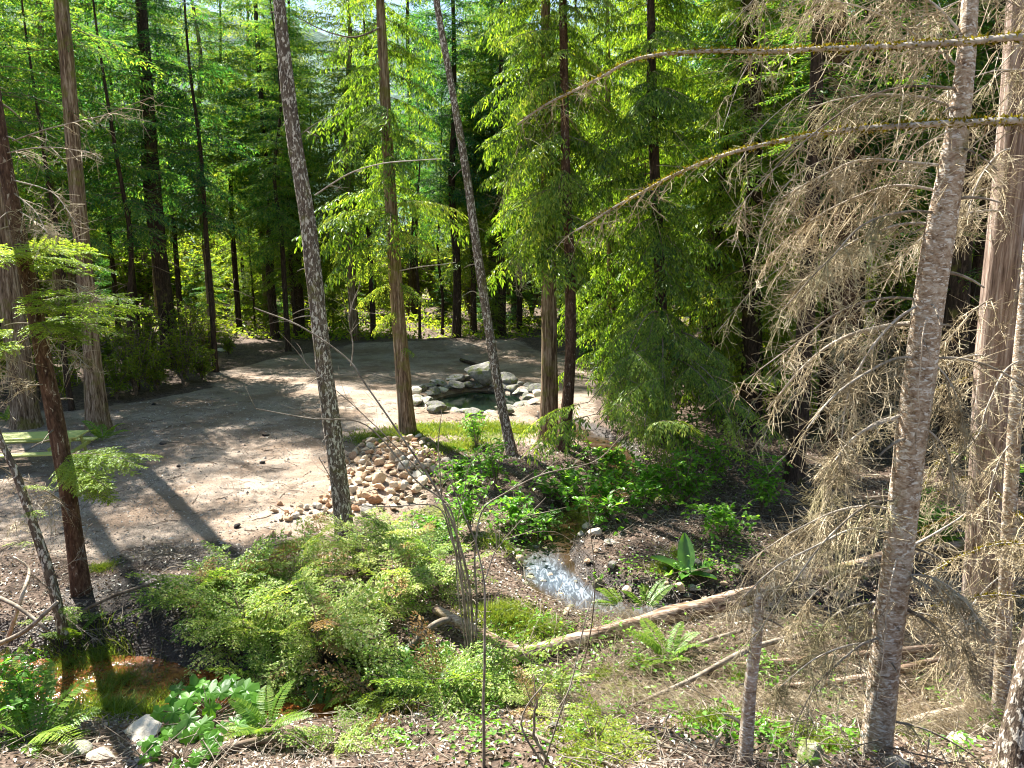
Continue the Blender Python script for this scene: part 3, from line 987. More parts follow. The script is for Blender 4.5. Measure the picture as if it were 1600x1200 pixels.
# ------------------------------------------------------------------ background wood
def far_tree(seed, H, z0, nb, rad, mat, bark, tm=T_FAR, r0=0.22):
    rg = np.random.default_rng(seed)
    b = np.zeros(3)
    k = np.linspace(0, 1, 7)
    path = np.stack([rg.normal(0, 0.25, 7) * k, rg.normal(0, 0.25, 7) * k, H * k - 0.3], 1)
    rad_ = r0 * (1 - 0.85 * k)
    t = thing('wood_tree', 'x', 'tree', (0, 0, 0), 'conifers of the wood behind the clearing')
    me, _, _ = trunk_mesh('trunk', path, rad_, bark, 12, 0.06, flare=0.4, ring=0.6, seed=seed)
    obj('trunk', me, t)
    ta = trunk_at(path)
    mb = MB()
    for i in range(nb):
        f = ((i + rg.uniform(0, 1)) / nb) ** 1.1
        z = z0 + (H - z0) * f
        az = rg.uniform(0, 2 * PI)
        rr = rad * (0.75 + 0.5 * min(1, f * 3)) * (1 - f) ** 0.6 * rg.uniform(0.65, 1.2) + 0.5
        pit = -0.25 + 0.6 * f + rg.normal(0, 0.1)
        d = np.array([math.cos(az) * math.cos(pit), math.sin(az) * math.cos(pit), math.sin(pit)])
        tt = tm[rg.integers(len(tm))]
        x, y = ta(z)
        put_bough(mb, tt, np.array([x, y, z]), d, rr / tt[0][:, 0].max(), rg.normal(0, 0.3), wood=True)
    # dead twigs low on the trunk
    nt_ = 26
    zz = rg.uniform(1.0, z0 + 2, nt_); az = rg.uniform(0, 2 * PI, nt_)
    u = np.linspace(0, 1, 4)
    xy = np.array([ta(z) for z in zz])
    l = rg.uniform(0.5, 1.6, nt_)
    P = np.stack([xy[:, 0][:, None] + np.cos(az)[:, None] * l[:, None] * u, xy[:, 1][:, None] + np.sin(az)[:, None] * l[:, None] * u, zz[:, None] - 0.3 * l[:, None] * u ** 2], -1)
    V, Q = tubes(P, np.full((nt_, 4), 0.012), 3)
    mb.add(V, Q=Q, m=1)
    obj('crown', mb.mesh('crown', [mat, M_STEM], False), t, kind='stuff')
    return t


protos = [
    far_tree(1, 25, 8.0, 165, 2.6, M_FIR, M_BDARK),
    far_tree(2, 22, 6.5, 150, 2.3, M_FIR, M_BDARK, r0=0.18),
    far_tree(3, 27, 8.5, 165, 2.9, M_FIR, M_BDARK, r0=0.28),
    far_tree(4, 24, 6.5, 165, 2.8, M_CEDAR, M_BCEDAR, r0=0.24),
    far_tree(5, 20, 4.5, 150, 2.4, M_CEDAR, M_BDARK, r0=0.18),
    far_tree(6, 17, 5.5, 75, 1.6, M_FIR, M_BDARK, r0=0.11),
    far_tree(7, 14, 1.0, 120, 2.0, M_CEDAR, M_BDARK, r0=0.10),
    far_tree(8, 7, 0.3, 80, 1.7, M_FIR, M_BDARK, r0=0.06),
]
for p in protos:
    note_kids(p)
used = [False] * len(protos)
WOODLAB = {0: 'dark conifer with drooping boughs, one of many in the wood behind the clearing'}


def place_tree(k, x, y, rz, sc, label, name, group='conifers of the wood behind the clearing'):
    o = protos[k] if not used[k] else copy_tree(protos[k])
    used[k] = True
    o.name = name
    o.location = (x, y, hz(x, y) - 0.05)
    o.rotation_euler = (0, 0, rz)
    o.scale = (sc, sc, sc)
    tag(o, label, 'tree', group)
    return o


r2 = np.random.default_rng(21)
# marked trees on the far side of the clearing: (px at y 480, depth, proto, label)
marked = [
    (182, 50, 1, 'thin dark trunk, left of two between the flared cedar and the big dark fir'),
    (212, 47, 1, 'thin dark trunk just left of the big dark fir'),
    (330, 47, 3, 'green cedar standing where the clearing narrows at its far left corner'),
    (372, 50, 0, 'dark fir second to the right of the far left corner of the clearing'),
    (428, 47, 2, 'dark fir just left of the leaning flecked tree on the far side'),
    (470, 50, 0, 'dark fir seen right behind the leaning flecked tree'),
    (556, 50, 4, 'yellow-green cedar on the far side between the leaning tree and the straight cedar'),
    (582, 47, 1, 'thin dark conifer close left of the straight cedar on the far side'),
    (655, 47, 5, 'thin trunk close right of the straight cedar on the far side'),
    (690, 49, 5, 'thin dark trunk midway between the straight cedar and the slim leaning tree'),
    (712, 47, 2, 'dark fir on the far side left of the slim leaning tree'),
    (738, 51, 4, 'light green cedar right behind the slim leaning tree'),
    (783, 47.5, 2, 'dark straight fir on the far side just right of the slim leaning tree'),
    (812, 50, 1, 'thin dark fir left of the close cedar pair on the far side'),
]
for (px, yd, k, lab) in marked:
    p = W(px, 480, yd)
    place_tree(k, p[0], yd, r2.uniform(0, 6.28), r2.uniform(0.95, 1.1), lab, 'wood_fir' if k in (0, 1, 2, 5) else 'wood_cedar')
DEFER = []      # things whose label is their place among their like: (object, x, y, noun, where)
cnt = 0
taken = [(W(px, 480, yd)[0], yd) for (px, yd, k, l) in marked]
tries = 0
while cnt < 160 and tries < 12000:
    tries += 1
    y = r2.uniform(20, 45.5) if cnt > 125 else (r2.uniform(45.5, 57) if cnt < 58 else r2.uniform(86, 100))
    x = r2.uniform(-0.95, 0.95) * y
    if y < 45.5 and x < 7.5 + 0.08 * y and not (x < -0.52 * y - 4 and y > 28):
        continue
    if y < 24 and x > 0 and x < 10: continue
    px = 800 + FPX * x / y
    if (265 < px < 350 or 515 < px < 550) and y > 45 and r2.random() < 0.8:
        continue
    if any((x - a) ** 2 + (y - b) ** 2 < (1.5 if y < 60 else 2.5) ** 2 for a, b in taken):
        continue
    taken.append((x, y))
    k = int(r2.choice([0, 1, 2, 3, 4, 5, 6, 7], p=[.14, .13, .11, .20, .20, .10, .07, .05]))
    o = place_tree(k, x, y, r2.uniform(0, 6.28), r2.uniform(0.8, 1.15), 'x', ['wood_fir', 'wood_fir', 'wood_fir', 'wood_cedar', 'wood_cedar', 'slender_fir', 'young_cedar', 'young_fir'][k])
    DEFER.append((o, x, y, ['dark fir', 'dark fir', 'tall dark fir', 'green cedar', 'yellow-green cedar', 'slender fir', 'young cedar', 'young fir'][k], 'wood'))
    cnt += 1
# young firs and cedars closing the foot of the wood
for i in range(24):
    y = r2.uniform(47, 60)
    x = -30 + 60 * (i + r2.uniform(0, 1)) / 24 * y / 50
    k = 7 if i % 3 else 6
    o = place_tree(k, x, y, r2.uniform(0, 6.28), r2.uniform(0.4, 0.8), 'x', 'young_fir' if k == 7 else 'young_cedar')
    DEFER.append((o, x, y, 'young fir' if k == 7 else 'young cedar', 'wood'))
# trees of the middle right, seen between the foreground trunks
for (x, y, k, s_) in ((4.6, 27, 3, .85), (6.8, 24.5, 4, .9), (2.6, 33, 4, .9), (5.4, 33.5, 3, .95), (8.2, 28.5, 2, .9), (9.6, 21.5, 1, .95), (11.5, 18.5, 0, .85), (12.8, 15.5, 1, .9), (9.0, 34, 0, 1), (7.4, 38, 3, 1)):
    o = place_tree(k, x, y, x, s_, 'x', 'wood_fir' if k < 3 else 'wood_cedar')
    DEFER.append((o, x, y, ['dark fir', 'dark fir', 'tall dark fir', 'green cedar', 'yellow-green cedar', 'slender fir', 'young cedar', 'young fir'][k], 'wood'))
# trees left of the clearing: their crowns dapple the gravel
for (x, y, k, s_) in ((-26, 30, 2, 1), (-24, 22, 0, 1), (-20, 33, 3, 1), (-17.2, 36.5, 2, 1), (-30, 36, 1, 1), (-22, 38, 0, 1), (-15.2, 29.5, 5, 1.1), (-19, 28, 1, .95), (-13.6, 33.5, 5, 1.2), (-15.5, 25.5, 5, .95), (-21, 25, 4, 1), (-12.5, 41, 1, .9)):
    o = place_tree(k, x, y, x, s_, 'x', 'wood_fir')
    DEFER.append((o, x, y, ['dark fir', 'dark fir', 'tall dark fir', 'green cedar', 'yellow-green cedar', 'slender fir', 'young cedar', 'young fir'][k], 'left'))


# ------------------------------------------------------------------ leafy shrubs
def shrub_proto(seed, R, H, nl, L, mat, name, nst=14, simple=False):
    rg = np.random.default_rng(seed)
    t = thing(name, 'x', 'shrub', (0, 0, 0))
    u = np.linspace(0, 1, 6)
    az = rg.uniform(0, 2 * PI, nst)
    tilt = rg.uniform(0.1, 0.9, nst)
    l = H * rg.uniform(0.7, 1.15, nst)
    P = np.stack([np.cos(az)[:, None] * R * tilt[:, None] * u ** 1.3, np.sin(az)[:, None] * R * tilt[:, None] * u ** 1.3, l[:, None] * (u - 0.22 * tilt[:, None] * u ** 2) - 0.05 * (u == 0)], -1)
    V, Q = tubes(P, 0.011 * H * (1 - 0.75 * u)[None].repeat(nst, 0), 4)
    # side shoots
    m = nst * 7
    si = rg.integers(nst, size=m); su = rg.uniform(0.3, 1, m)
    base = np.stack([[np.interp(su[j], u, P[si[j], :, k]) for k in range(3)] for j in range(m)])
    d = nrm(rg.normal(0, 1, (m, 3)) + np.array([0, 0, 0.35])) * (0.35 * R)
    P2 = base[:, None, :] + d[:, None, :] * u[None, :, None] + np.array([0, 0, -0.12 * R])[None, None, :] * (u ** 2)[None, :, None]
    V2, Q2 = tubes(P2, np.full((m, 6), 0.004 * H), 3)
    mb = MB(); mb.add(V, Q=Q); mb.add(V2, Q=Q2)
    obj('stem', mb.mesh('stem', M_STEM), t, kind='stuff')
    allp = np.concatenate([P2, P[:, 3:]][0:1])
    j = rg.integers(m, size=nl); uu = rg.uniform(0.1, 1, nl)
    f = uu * 5; i0 = np.clip(f.astype(int), 0, 4); fr = (f - i0)[:, None]
    pos = P2[j, i0] * (1 - fr) + P2[j, i0 + 1] * fr
    sd = rg.choice([-1, 1], nl)[:, None]
    tg = nrm(d[j])
    side = nrm(np.cross(tg, np.array([0, 0, 1.0]))) * sd
    D = tg * 0.5 + side * 0.8 + rg.normal(0, 0.25, (nl, 3))
    N = np.array([0, 0, 1.0]) + rg.normal(0, 0.35, (nl, 3))
    mb = MB()
    if simple:
        V, Q = leafquads(pos, D, N, L * rg.uniform(0.6, 1.2, nl), L * 0.6 * rg.uniform(0.7, 1.2, nl)); T = None
    else:
        V, T, Q = broadleaves(pos, D, N, L * rg.uniform(0.6, 1.2, nl), L * 0.55 * rg.uniform(0.7, 1.2, nl))
    mb.add(V, T=T, Q=Q)
    obj('foliage', mb.mesh('foliage', mat, False), t, kind='stuff')
    note_kids(t)
    return t


def placer(proto):
    st = {'u': False}
    proto['category'] = 'shrub'
    def f(x, y, rz=0, sc=1, label=None, group=None, z=None, name=None):
        o = proto if not st['u'] else copy_tree(proto)
        st['u'] = True
        if name: o.name = name
        o.location = (float(x), float(y), hz(x, y) if z is None else z)
        o.rotation_euler = (0, 0, rz)
        o.scale = (sc, sc, sc)
        tag(o, label, None, group)
        return o
    return f


fs1 = placer(shrub_proto(31, 1.9, 3.0, 4200, 0.17, M_BRIGHT, 'undergrowth_bush', 26, True))
fs2 = placer(shrub_proto(32, 1.7, 4.6, 5200, 0.16, M_BRIGHT, 'undergrowth_bush', 34, True))
r3 = np.random.default_rng(33)
for i in range(150):
    y = r3.uniform(57, 76)
    x = (-0.75 + 1.5 * (i * 0.618 % 1)) * y
    o = (fs1, fs2)[i % 2](x, y, r3.uniform(0, 6), r3.uniform(1.1, 1.9), 'x', 'bushes among the far trunks')
    DEFER.append((o, x, y, 'sunlit bush', 'wood'))
for i in range(30):
    y = r3.uniform(25, 46)
    x = r3.uniform(0.28, 0.75) * y
    o = (fs1, fs2)[i % 2](x, y, r3.uniform(0, 6), r3.uniform(0.6, 1.0), 'x', 'bushes in the wood on the right')
    DEFER.append((o, x, y, 'green bush', 'wood'))

for i, (px, py, sc) in enumerate([(185, 632, .55), (215, 625, .6), (250, 618, .6), (290, 610, .55), (320, 600, .5), (330, 575, .5), (100, 630, .6), (60, 630, .6), (360, 556, .4), (230, 600, .8), (160, 600, .8), (300, 575, .7), (20, 610, .8), (110, 600, .8)]):
    g = Gp(px, py)
    o = (fs1, fs2)[i % 2](g[0] - .3, g[1] + .5, px, sc, 'x', 'bushes along the far left margin of the clearing')
    DEFER.append((o, g[0] - .3, g[1] + .5, 'margin bush', 'left'))

# mid shrubs (big soft leaves) around the creek and the slim leaning tree
ms = placer(shrub_proto(41, 0.75, 1.15, 620, 0.105, M_BROAD, 'leafy_shrub', 12))
ms2 = placer(shrub_proto(42, 0.95, 0.75, 560, 0.12, M_BROAD, 'leafy_shrub', 12))
for (px, py, s, which, lab) in [
    (745, 700, .9, ms, 'leafy shrub with pale sunlit leaves just left of the slim leaning tree foot'),
    (775, 765, 1.0, ms, 'leafy bright green shrub in front of the slim leaning tree'),
    (715, 760, .9, ms2, 'low leafy shrub bordering the stone heap on its right'),
    (735, 830, 1.0, ms, 'leafy shrub behind the bare multi-stemmed shrub'),
    (800, 830, 1.0, ms2, 'dark leafy shrub over the near bank of the creek'),
    (690, 850, .8, ms2, 'low yellow-green shrub right of the leaning flecked tree foot'),
    (880, 790, 1.35, ms2, 'low spreading shrub with pale leaves below the close cedar pair'),
    (940, 815, 1.35, ms2, 'low pale-leaved shrub over the shaded creek bank, left of the big-leaved plant'),
    (1010, 790, 1.35, ms2, 'pale-leaved low shrub on the far bank behind the big-leaved plant'),
    (1065, 795, 1.1, ms, 'dark green shrub on the far bank right of centre'),
    (1110, 765, 1.1, ms, 'deep green shrub at the foot of the dark cedar'),
    (1010, 660, 1.1, ms, 'shrub with bright leaves under the leafy drooping cedar'),
    (985, 600, 1.1, ms, 'light green shrub behind the very thin cedar'),
    (920, 560, 1.0, ms2, 'shrub at the far right corner of the clearing'),
    (1445, 840, 1.0, ms2, 'bright green plant in the shade between the two foreground trunks'),
    (1430, 800, .8, ms2, 'low green shrub far behind the leaning grey trunk'),
    (850, 838, .8, ms2, 'leafy shrub overhanging the creek just above the white water'),
    (1130, 840, 1.0, ms2, 'dark green low shrub in the shade right of the huge upright leaves'),
    (1190, 800, 1.1, ms, 'shaded shrub left of the dead twig curtain'),
    (1070, 720, 1.1, ms, 'leafy shrub under the tips of the drooping cedar'),
    (960, 745, 1.25, ms2, 'pale-leaved shrub between the cedar pair foot and the creek'),
    (1560, 760, 1.0, ms2, 'green shrub in the shade behind the pale cedar'),
    (30, 1140, .7, ms, 'round-leaved green shrub at the left edge above the fern'),
]:
    g = Gp(px, py)
    which(g[0], g[1], px * 1.7, s, lab)

# ------------------------------------------------------------------ ferns, big-leaved plants
def frond_mesh(rg, L=0.7, n=22, pl=0.13, curl=0.55):
    s = np.linspace(0, 1, 10)
    ax = np.stack([L * s * (1 - 0.12 * s), 0 * s + 0.05 * L * np.sin(s * 2) * rg.normal(0, 1), L * (0.75 * s - curl * s ** 2)], 1)
    mb = MB()
    V, Q = tubes(ax[None], (0.004 * (1 - 0.8 * s))[None], 3)
    mb.add(V, Q=Q)
    P, D, N, LL = [], [], [], []
    for i in range(n):
        si = 0.12 + 0.86 * i / (n - 1)
        p = np.array([np.interp(si, s, ax[:, k]) for k in range(3)])
        l = pl * math.sin(PI * min(1, 0.16 + si * 0.86)) ** 0.7 + 0.01
        for sg in (-1, 1):
            P.append(p); D.append((0.35, sg, -0.12 + rg.normal(0, .08))); N.append((-0.3, 0, 1)); LL.append(l)
    LL = np.array(LL)
    P, D, N = map(np.array, (P, D, N))
    # each pinna: 3 staggered lobes each side for a serrated outline
    Dn = nrm(D)
    V, Q = leafquads(P, D, N, LL, np.full(len(P), 0.022) * (LL / pl) + 0.004, 0.1)
    mb.add(V, Q=Q)
    for q in (0.2, 0.45, 0.7):
        for sg in (-1, 1):
            sd = nrm(np.cross(N, Dn)) * sg
            V, Q = leafquads(P + Dn * (LL * q)[:, None], Dn * 0.6 + sd, N, LL * 0.28 * (1 - q * 0.6), LL * 0.12, 0.05)
            mb.add(V, Q=Q)
    return mb.mesh('frond', M_FERN, False)


r4 = np.random.default_rng(44)
FRONDS = [frond_mesh(r4, 0.75), frond_mesh(r4, 0.65, 20, 0.14, 0.45), frond_mesh(r4, 0.85, 26, 0.12, 0.62)]


def fern(px, py, size, nf, label, seed, spread=(0, 2 * PI)):
    g = Gp(px, py)
    rg = np.random.default_rng(seed)
    t = thing('fern', label, 'fern', g)
    for i in range(nf):
        o = obj('frond', FRONDS[rg.integers(3)], t)
        az = spread[0] + (spread[1] - spread[0]) * (i + rg.uniform(0, .7)) / nf
        o.rotation_euler = (rg.normal(0, .12), rg.uniform(-0.55, 0.1), az)
        s = size * rg.uniform(.8, 1.1)
        o.scale = (s, s, s)
        o.location = (0, 0, 0.02)
    return t


fern(50, 1165, 1.25, 9, 'large dark green fern at the bottom left corner', 1)
fern(0, 1080, 1.0, 7, 'fern cut by the left edge above the large corner fern', 12)
fern(110, 1150, .6, 6, 'small yellow-green fern right of the large corner fern', 2)
fern(420, 1150, .85, 8, 'bright fern hanging below the yew bushes at bottom left of centre', 3)
fern(500, 1120, .8, 7, 'fern half hidden under the yew bushes near the bottom centre', 13)
fern(1010, 958, .85, 6, 'bright fern behind the fallen log, right of the white water', 4, (0.3, 2.9))
fern(968, 950, .7, 5, 'small fern beside the white water behind the fallen log', 14, (1.2, 3.6))
fern(1045, 1035, .95, 8, 'bright yellow-green fern in front of the fallen log', 5)
fern(1460, 855, 1.3, 8, 'shaded fern between the two foreground trunks', 6)
fern(120, 1000, .8, 6, 'pale fern on the mud bank left of the rust-coloured water', 7)
fern(870, 1090, .6, 6, 'small pale fern on the litter below the fallen log', 8)
fern(960, 650, 1.1, 7, 'fern at the edge of the clearing behind the cedar pair', 9)
fern(160, 690, 1.2, 8, 'fern at the foot of the flared cedar by the picnic table', 10)
fern(10, 660, 1.2, 7, 'fern behind the picnic table at the left edge', 11)


def palmate_mesh(L):
    """lobed leaf outline fan"""
    rr = []
    for i in range(25):
        a = -PI * 0.86 + 2 * PI * 0.86 * i / 24
        lobe = 0.52 + 0.48 * abs(math.cos(a * 2.5)) ** 1.1
        r = L * lobe * (0.85 + 0.25 * math.cos(a)) * (1.0 if i % 2 else 0.9)
        rr.append((r * math.cos(a) + 0.28 * L, r * math.sin(a), -0.18 * r * abs(math.sin(a)) - 0.12 * r * r / L + (0.02 * L if i % 4 else -0.03 * L)))
    mb = MB()
    mb.add([(0, 0, 0), (0.35 * L, 0, 0.0)] + rr, T=[(1, 2 + i, 3 + i) for i in range(24)] + [(0, 1, 26), (0, 2, 1)])
    return mb.mesh('leaf', M_BROAD, False)


PALM = [palmate_mesh(0.13)]


def palmate_plant(px, py, n, R, Hh, label, seed, sc=1.0):
    g = Gp(px, py)
    rg = np.random.default_rng(seed)
    t = thing('thimbleberry_plant', label, 'plant', g)
    u = np.linspace(0, 1, 5)
    az = rg.uniform(0, 2 * PI, n); rad = R * np.sqrt(rg.uniform(0.02, 1, n)); h = Hh * rg.uniform(0.45, 1, n) * (1 - 0.35 * rad / R)
    end = np.stack([np.cos(az) * rad, np.sin(az) * rad, h], 1)
    P = np.stack([end[:, 0:1] * u ** 1.5, end[:, 1:2] * u ** 1.5, end[:, 2:3] * u ** 0.8], -1)
    V, Q = tubes(P, np.full((n, 5), 0.004), 3)
    mb = MB(); mb.add(V, Q=Q)
    obj('stem', mb.mesh('stem', M_STEM), t, kind='stuff')
    for i in range(n):
        o = obj('leaf', PALM[0], t)
        o.location = end[i]
        q_ = Matrix.Rotation(0.55 + rg.normal(0, .2), 3, 'X') @ Matrix.Rotation(az[i] + rg.normal(0, .4), 3, 'Z') @ Matrix.Rotation(rg.uniform(-.1, 0.35), 3, 'Y')
        o.rotation_euler = q_.to_euler()
        s = sc * rg.uniform(.65, 1.15)
        o.scale = (s, s, s)


palmate_plant(330, 1135, 56, 0.5, 0.45, 'broad-leaved bright green plant by the rust-coloured water at bottom left', 51, 1.15)
palmate_plant(285, 1195, 30, 0.32, 0.3, 'lobed-leaf plant cut by the bottom edge left of centre', 52, .8)
palmate_plant(655, 1060, 30, 0.42, 0.42, 'big-leaved green plant at the bottom centre behind the low yew', 53, 1.05)
palmate_plant(20, 1120, 14, 0.4, 0.5, 'broad-leaved plant at the left edge over the dark water', 54, .7)


def cabbage_leaf():
    mb = MB()
    n = 9
    s = np.linspace(0, 1, n)
    w = 0.13 * np.sin(PI * np.clip(s * 0.92 + 0.05, 0, 1)) ** 0.8
    rows = []
    for k, f in enumerate((-1, -0.5, 0, 0.5, 1)):
        rows.append(np.stack([0.62 * s, w * f, 0.06 * abs(f) * np.ones(n) - 0.18 * s ** 2 + 0.012 * np.sin(s * 18 + k) * abs(f)], 1))
    V = np.array(rows)
    idx = np.arange(5 * n).reshape(5, n)
    mb.add(V, Q=np.stack([idx[:-1, :-1], idx[:-1, 1:], idx[1:, 1:], idx[1:, :-1]], -1).reshape(-1, 4))
    return mb.mesh('leaf', M_BROAD)


M_BROAD_D = leaf_mat('thick_green_leaf', [(.03, .09, .012), (.06, .17, .02), (.12, .25, .035)], 0.35, 1.5, 0.05)
cl = cabbage_leaf()
cl.materials[0] = M_BROAD_D
g = Gp(1072, 905)
t = thing('skunk_cabbage', 'plant with five huge upright green leaves on the shaded far creek bank', 'plant', g)
for (az, pit, s) in ((1.5, -1.25, 1.15), (2.75, -0.6, 1.05), (0.35, -0.45, .95), (-0.3, -0.25, .8), (4.3, -0.5, .75)):
    o = obj('leaf', cl, t)
    o.rotation_euler = (0, pit, az); o.scale = (s, s, s); o.location = (0, 0, 0.03)

# ------------------------------------------------------------------ rocks
def rock_mesh(seed, mat, cuts=13, sub=2):
    rg = np.random.default_rng(seed)
    import bmesh
    bm = bmesh.new()
    bmesh.ops.create_icosphere(bm, subdivisions=sub, radius=1.0)
    co = np.array([v.co[:] for v in bm.verts])
    for _ in range(cuts):
        n = nrm(rg.normal(0, 1, 3)); d = rg.uniform(0.45, 0.8)
        over = co @ n - d
        co = co - np.where(over > 0, over, 0)[:, None] * n * 0.92
    co *= np.array([1.0, rg.uniform(.65, .9), rg.uniform(.5, .75)])
    co += 0.03 * np.stack([vnoise(co[:, 0] * 3, co[:, 1] * 3, co[:, 2] * 3, seed + k) for k in range(3)], 1)
    for v, c in zip(bm.verts, co):
        v.co = c
    me = bpy.data.meshes.new('rock')
    bm.to_mesh(me); bm.free()
    me.materials.append(mat)
    me.polygons.foreach_set('use_smooth', np.full(len(me.polygons), False))
    return me


RT = [rock_mesh(60 + i, M_RTAN) for i in range(5)]
RP = [rock_mesh(70 + i, M_RPINK) for i in range(3)]
RW = [rock_mesh(80 + i, M_RPALE) for i in range(4)]
RG = [rock_mesh(90 + i, M_RGREY, 8, 3) for i in range(5)]
RM = [rock_mesh(100 + i, M_RMOSS, 8, 3) for i in range(2)]
RD = [rock_mesh(110 + i, M_RDARK, 6, 2) for i in range(2)]
r5 = np.random.default_rng(66)


def rock(me, x, y, size, label, group=None, z=None, emb=0.25, name='rock', flat=1.0):
    o = obj(name, me)
    o.location = (x, y, (hz(x, y) if z is None else z) + size * (0.6 * flat - emb))
    o.rotation_euler = (r5.normal(0, .25), r5.normal(0, .25), r5.uniform(0, 6.28))
    o.scale = (size, size * r5.uniform(.8, 1.1), size * flat)
    tag(o, label, 'rock', group)
    return o


# the stone heap: relaxed packing, later stones rest on earlier ones
pts = []
n_try = 0
bx0, bx1, by0, by1 = HEAP[:, 0].min(), HEAP[:, 0].max(), HEAP[:, 1].min(), HEAP[:, 1].max()
while len(pts) < 170 and n_try < 9000:
    n_try += 1
    x, y = r5.uniform(bx0, bx1), r5.uniform(by0, by1)
    if not in_poly(np.array([x]), np.array([y]), HEAP)[0]: continue
    s = r5.uniform(0.11, 0.26)
    if y > 18.5: s *= 0.75
    if any((x - a) ** 2 + (y - b) ** 2 < (0.80 * (s + c)) ** 2 for a, b, c in pts): continue
    pts.append((x, y, s))
for rep_ in range(34):          # a second layer resting in the gaps
    x, y = r5.uniform(bx0, bx1), r5.uniform(by0, by1)
    if sd_poly(np.array([x]), np.array([y]), HEAP)[0] < .35: continue
    pts.append((x, y, r5.uniform(.10, .19) + 10))
for (x, y, s) in pts:
    up = s > 5
    s = s - 10 if up else s
    kind = r5.random()
    fam, cn = (RT, 'tan') if kind < .62 else ((RP, 'rusty') if kind < .76 else (RW, 'whitish'))
    o = rock(fam[r5.integers(len(fam))], x, y, s, 'x', f'{cn} stones of the heap', emb=-0.55 if up else 0.12)
    DEFER.append((o, x, y, cn + ' stone', 'heap'))
# trail of stones at the left foot of the heap
for i in range(34):
    px, py = r5.uniform(428, 560), 0
    py = 806 - (px - 430) * 0.12 + r5.normal(0, 7)
    g = Gp(px, py)
    o = rock((RT + RW + RP)[r5.integers(12)], g[0], g[1], r5.uniform(.06, .13), 'x', 'small stones strewn left of the heap', emb=0.15)
    DEFER.append((o, g[0], g[1], 'small strewn stone', 'trail'))
# stones ringing the pond
ring_spec = [(645, 598, .42), (668, 606, .50), (696, 596, .42), (735, 588, .95), (766, 580, .55), (790, 584, .6), (822, 582, .6), (655, 622, .42), (672, 642, .52), (694, 640, .46), (712, 600, .5), (755, 592, .5), (776, 594, .45), (806, 592, .45),
             (712, 650, .44), (650, 650, .42), (732, 657, .40), (806, 634, .6), (828, 642, .5), (790, 652, .45), (826, 612, .5), (838, 598, .45), (684, 620, .42), (704, 614, .4), (640, 610, .35), (652, 636, .4), (815, 656, .4), (750, 660, .35)]
ring = []
for course, (n_, f_, s0, s1) in enumerate(((30, 0.98, .34, .52), (24, 1.17, .26, .50))):
    for i in range(n_):
        a_r = 2 * PI * (i + r5.uniform(-.25, .25)) / n_
        if course and math.sin(a_r) < -.3 and i % 2: continue
        ring.append((POND[0] + POND[2] * f_ * math.cos(a_r), POND[1] + POND[3] * f_ * math.sin(a_r), r5.uniform(s0, s1), a_r, course))
ring.append((POND[0] + .1, POND[1] + POND[3] * 1.08, .98, PI / 2, 1))
ring.append((POND[0] + 1.1, POND[1] + POND[3] * 1.02, .7, PI / 3, 1))
for i, (x, y, s, a_r, course) in enumerate(ring):
    side = 'right' if abs(a_r) < PI / 4 or a_r > 7 * PI / 4 else ('back' if a_r < 3 * PI / 4 else ('left' if a_r < 5 * PI / 4 else 'front'))
    sz = 'big' if s > .43 else 'smaller'
    o = rock(RG[i % 5] if i % 6 else RW[i % 4], x, y, s, 'x', 'grey boulders on the pond rim', z=-.18 if course == 0 else max(hz(x, y), -.12), emb=.15, name='boulder', flat=r5.uniform(.5, .8))
    o.rotation_euler = (r5.normal(0, .12), r5.normal(0, .12), a_r + PI / 2 + r5.normal(0, .3))
    DEFER.append((o, x, y, f'{sz} grey boulder', side + ' rim'))
# single stones in the foreground and on the gravel
for (px, py, s, fam, lab, fl) in [
    (222, 1150, .36, RW, 'long pale flat rock at the bottom left below the grass', .45),
    (158, 1190, .20, RW, 'smooth pale rock cut by the bottom edge at left', .6),
    (120, 1175, .16, RG, 'grey half-buried rock beside the large corner fern', .6),
    (972, 1185, .19, RG, 'rounded grey rock at the bottom edge right of centre', .8),
    (868, 1140, .10, RG, 'small grey rock on the litter, bottom centre', .8),
    (1010, 1165, .15, RM, 'yellow mossy rock at the bottom beside the grey one', .8),
    (1265, 1190, .20, RM, 'mossy rounded rock left of the leaning grey trunk foot', .8),
    (1400, 1200, .16, RG, 'grey rock at the foot of the leaning grey trunk', .8),
    (1215, 1110, .13, RM, 'mossy pale rock right of the dead stub', .8),
    (1500, 1160, .2, RW, 'pale rock on the litter between the two right trunks', .5),
    (1545, 1150, .18, RW, 'pale flat rock right of the pale cedar foot', .5),
    (1102, 900, .14, RT, 'tan rock on the bank right of the huge upright leaves', .9),
    (1085, 925, .13, RG, 'small grey rock on the bank below the huge upright leaves', .9),
    (930, 838, .22, RW, 'pale wet rock standing in the creek above the white water', .9),
    (918, 828, .18, RW, 'second pale rock in the creek, behind the wet one', .9),
    (952, 850, .14, RG, 'grey stone at the right side of the creek above the white water', .7),
    (812, 905, .12, RT, 'small tan stone left of the white water', .7),
    (450, 838, .12, RT, 'tan stone lying alone on the gravel left of the leaning tree foot', .9),
    (427, 838, .12, RT, 'leftmost lone tan stone near the yew tops', 1.0),
    (255, 694, .11, RD, 'black clod on the gravel right of the picnic table', .6),
    (415, 681, .16, RD, 'flat black clod on the gravel left of the leaning tree', .4),
    (279, 730, .07, RD, 'small black clod on the gravel, left part', .8),
    (410, 724, .08, RD, 'small dark clod on the gravel near the middle', .8),
    (371, 824, .08, RD, 'round dark clod above the yew tops', .9),
    (240, 633, .09, RD, 'tiny dark clod at the far side of the gravel', .7),
    (345, 548, .5, RW, 'white rock gleaming at the far left corner of the clearing', .35),
]:
    g = Gp(px, py)
    rock(fam[int(r5.integers(len(fam)))], g[0], g[1], s, lab, z=g[2], emb=0.18, flat=fl)
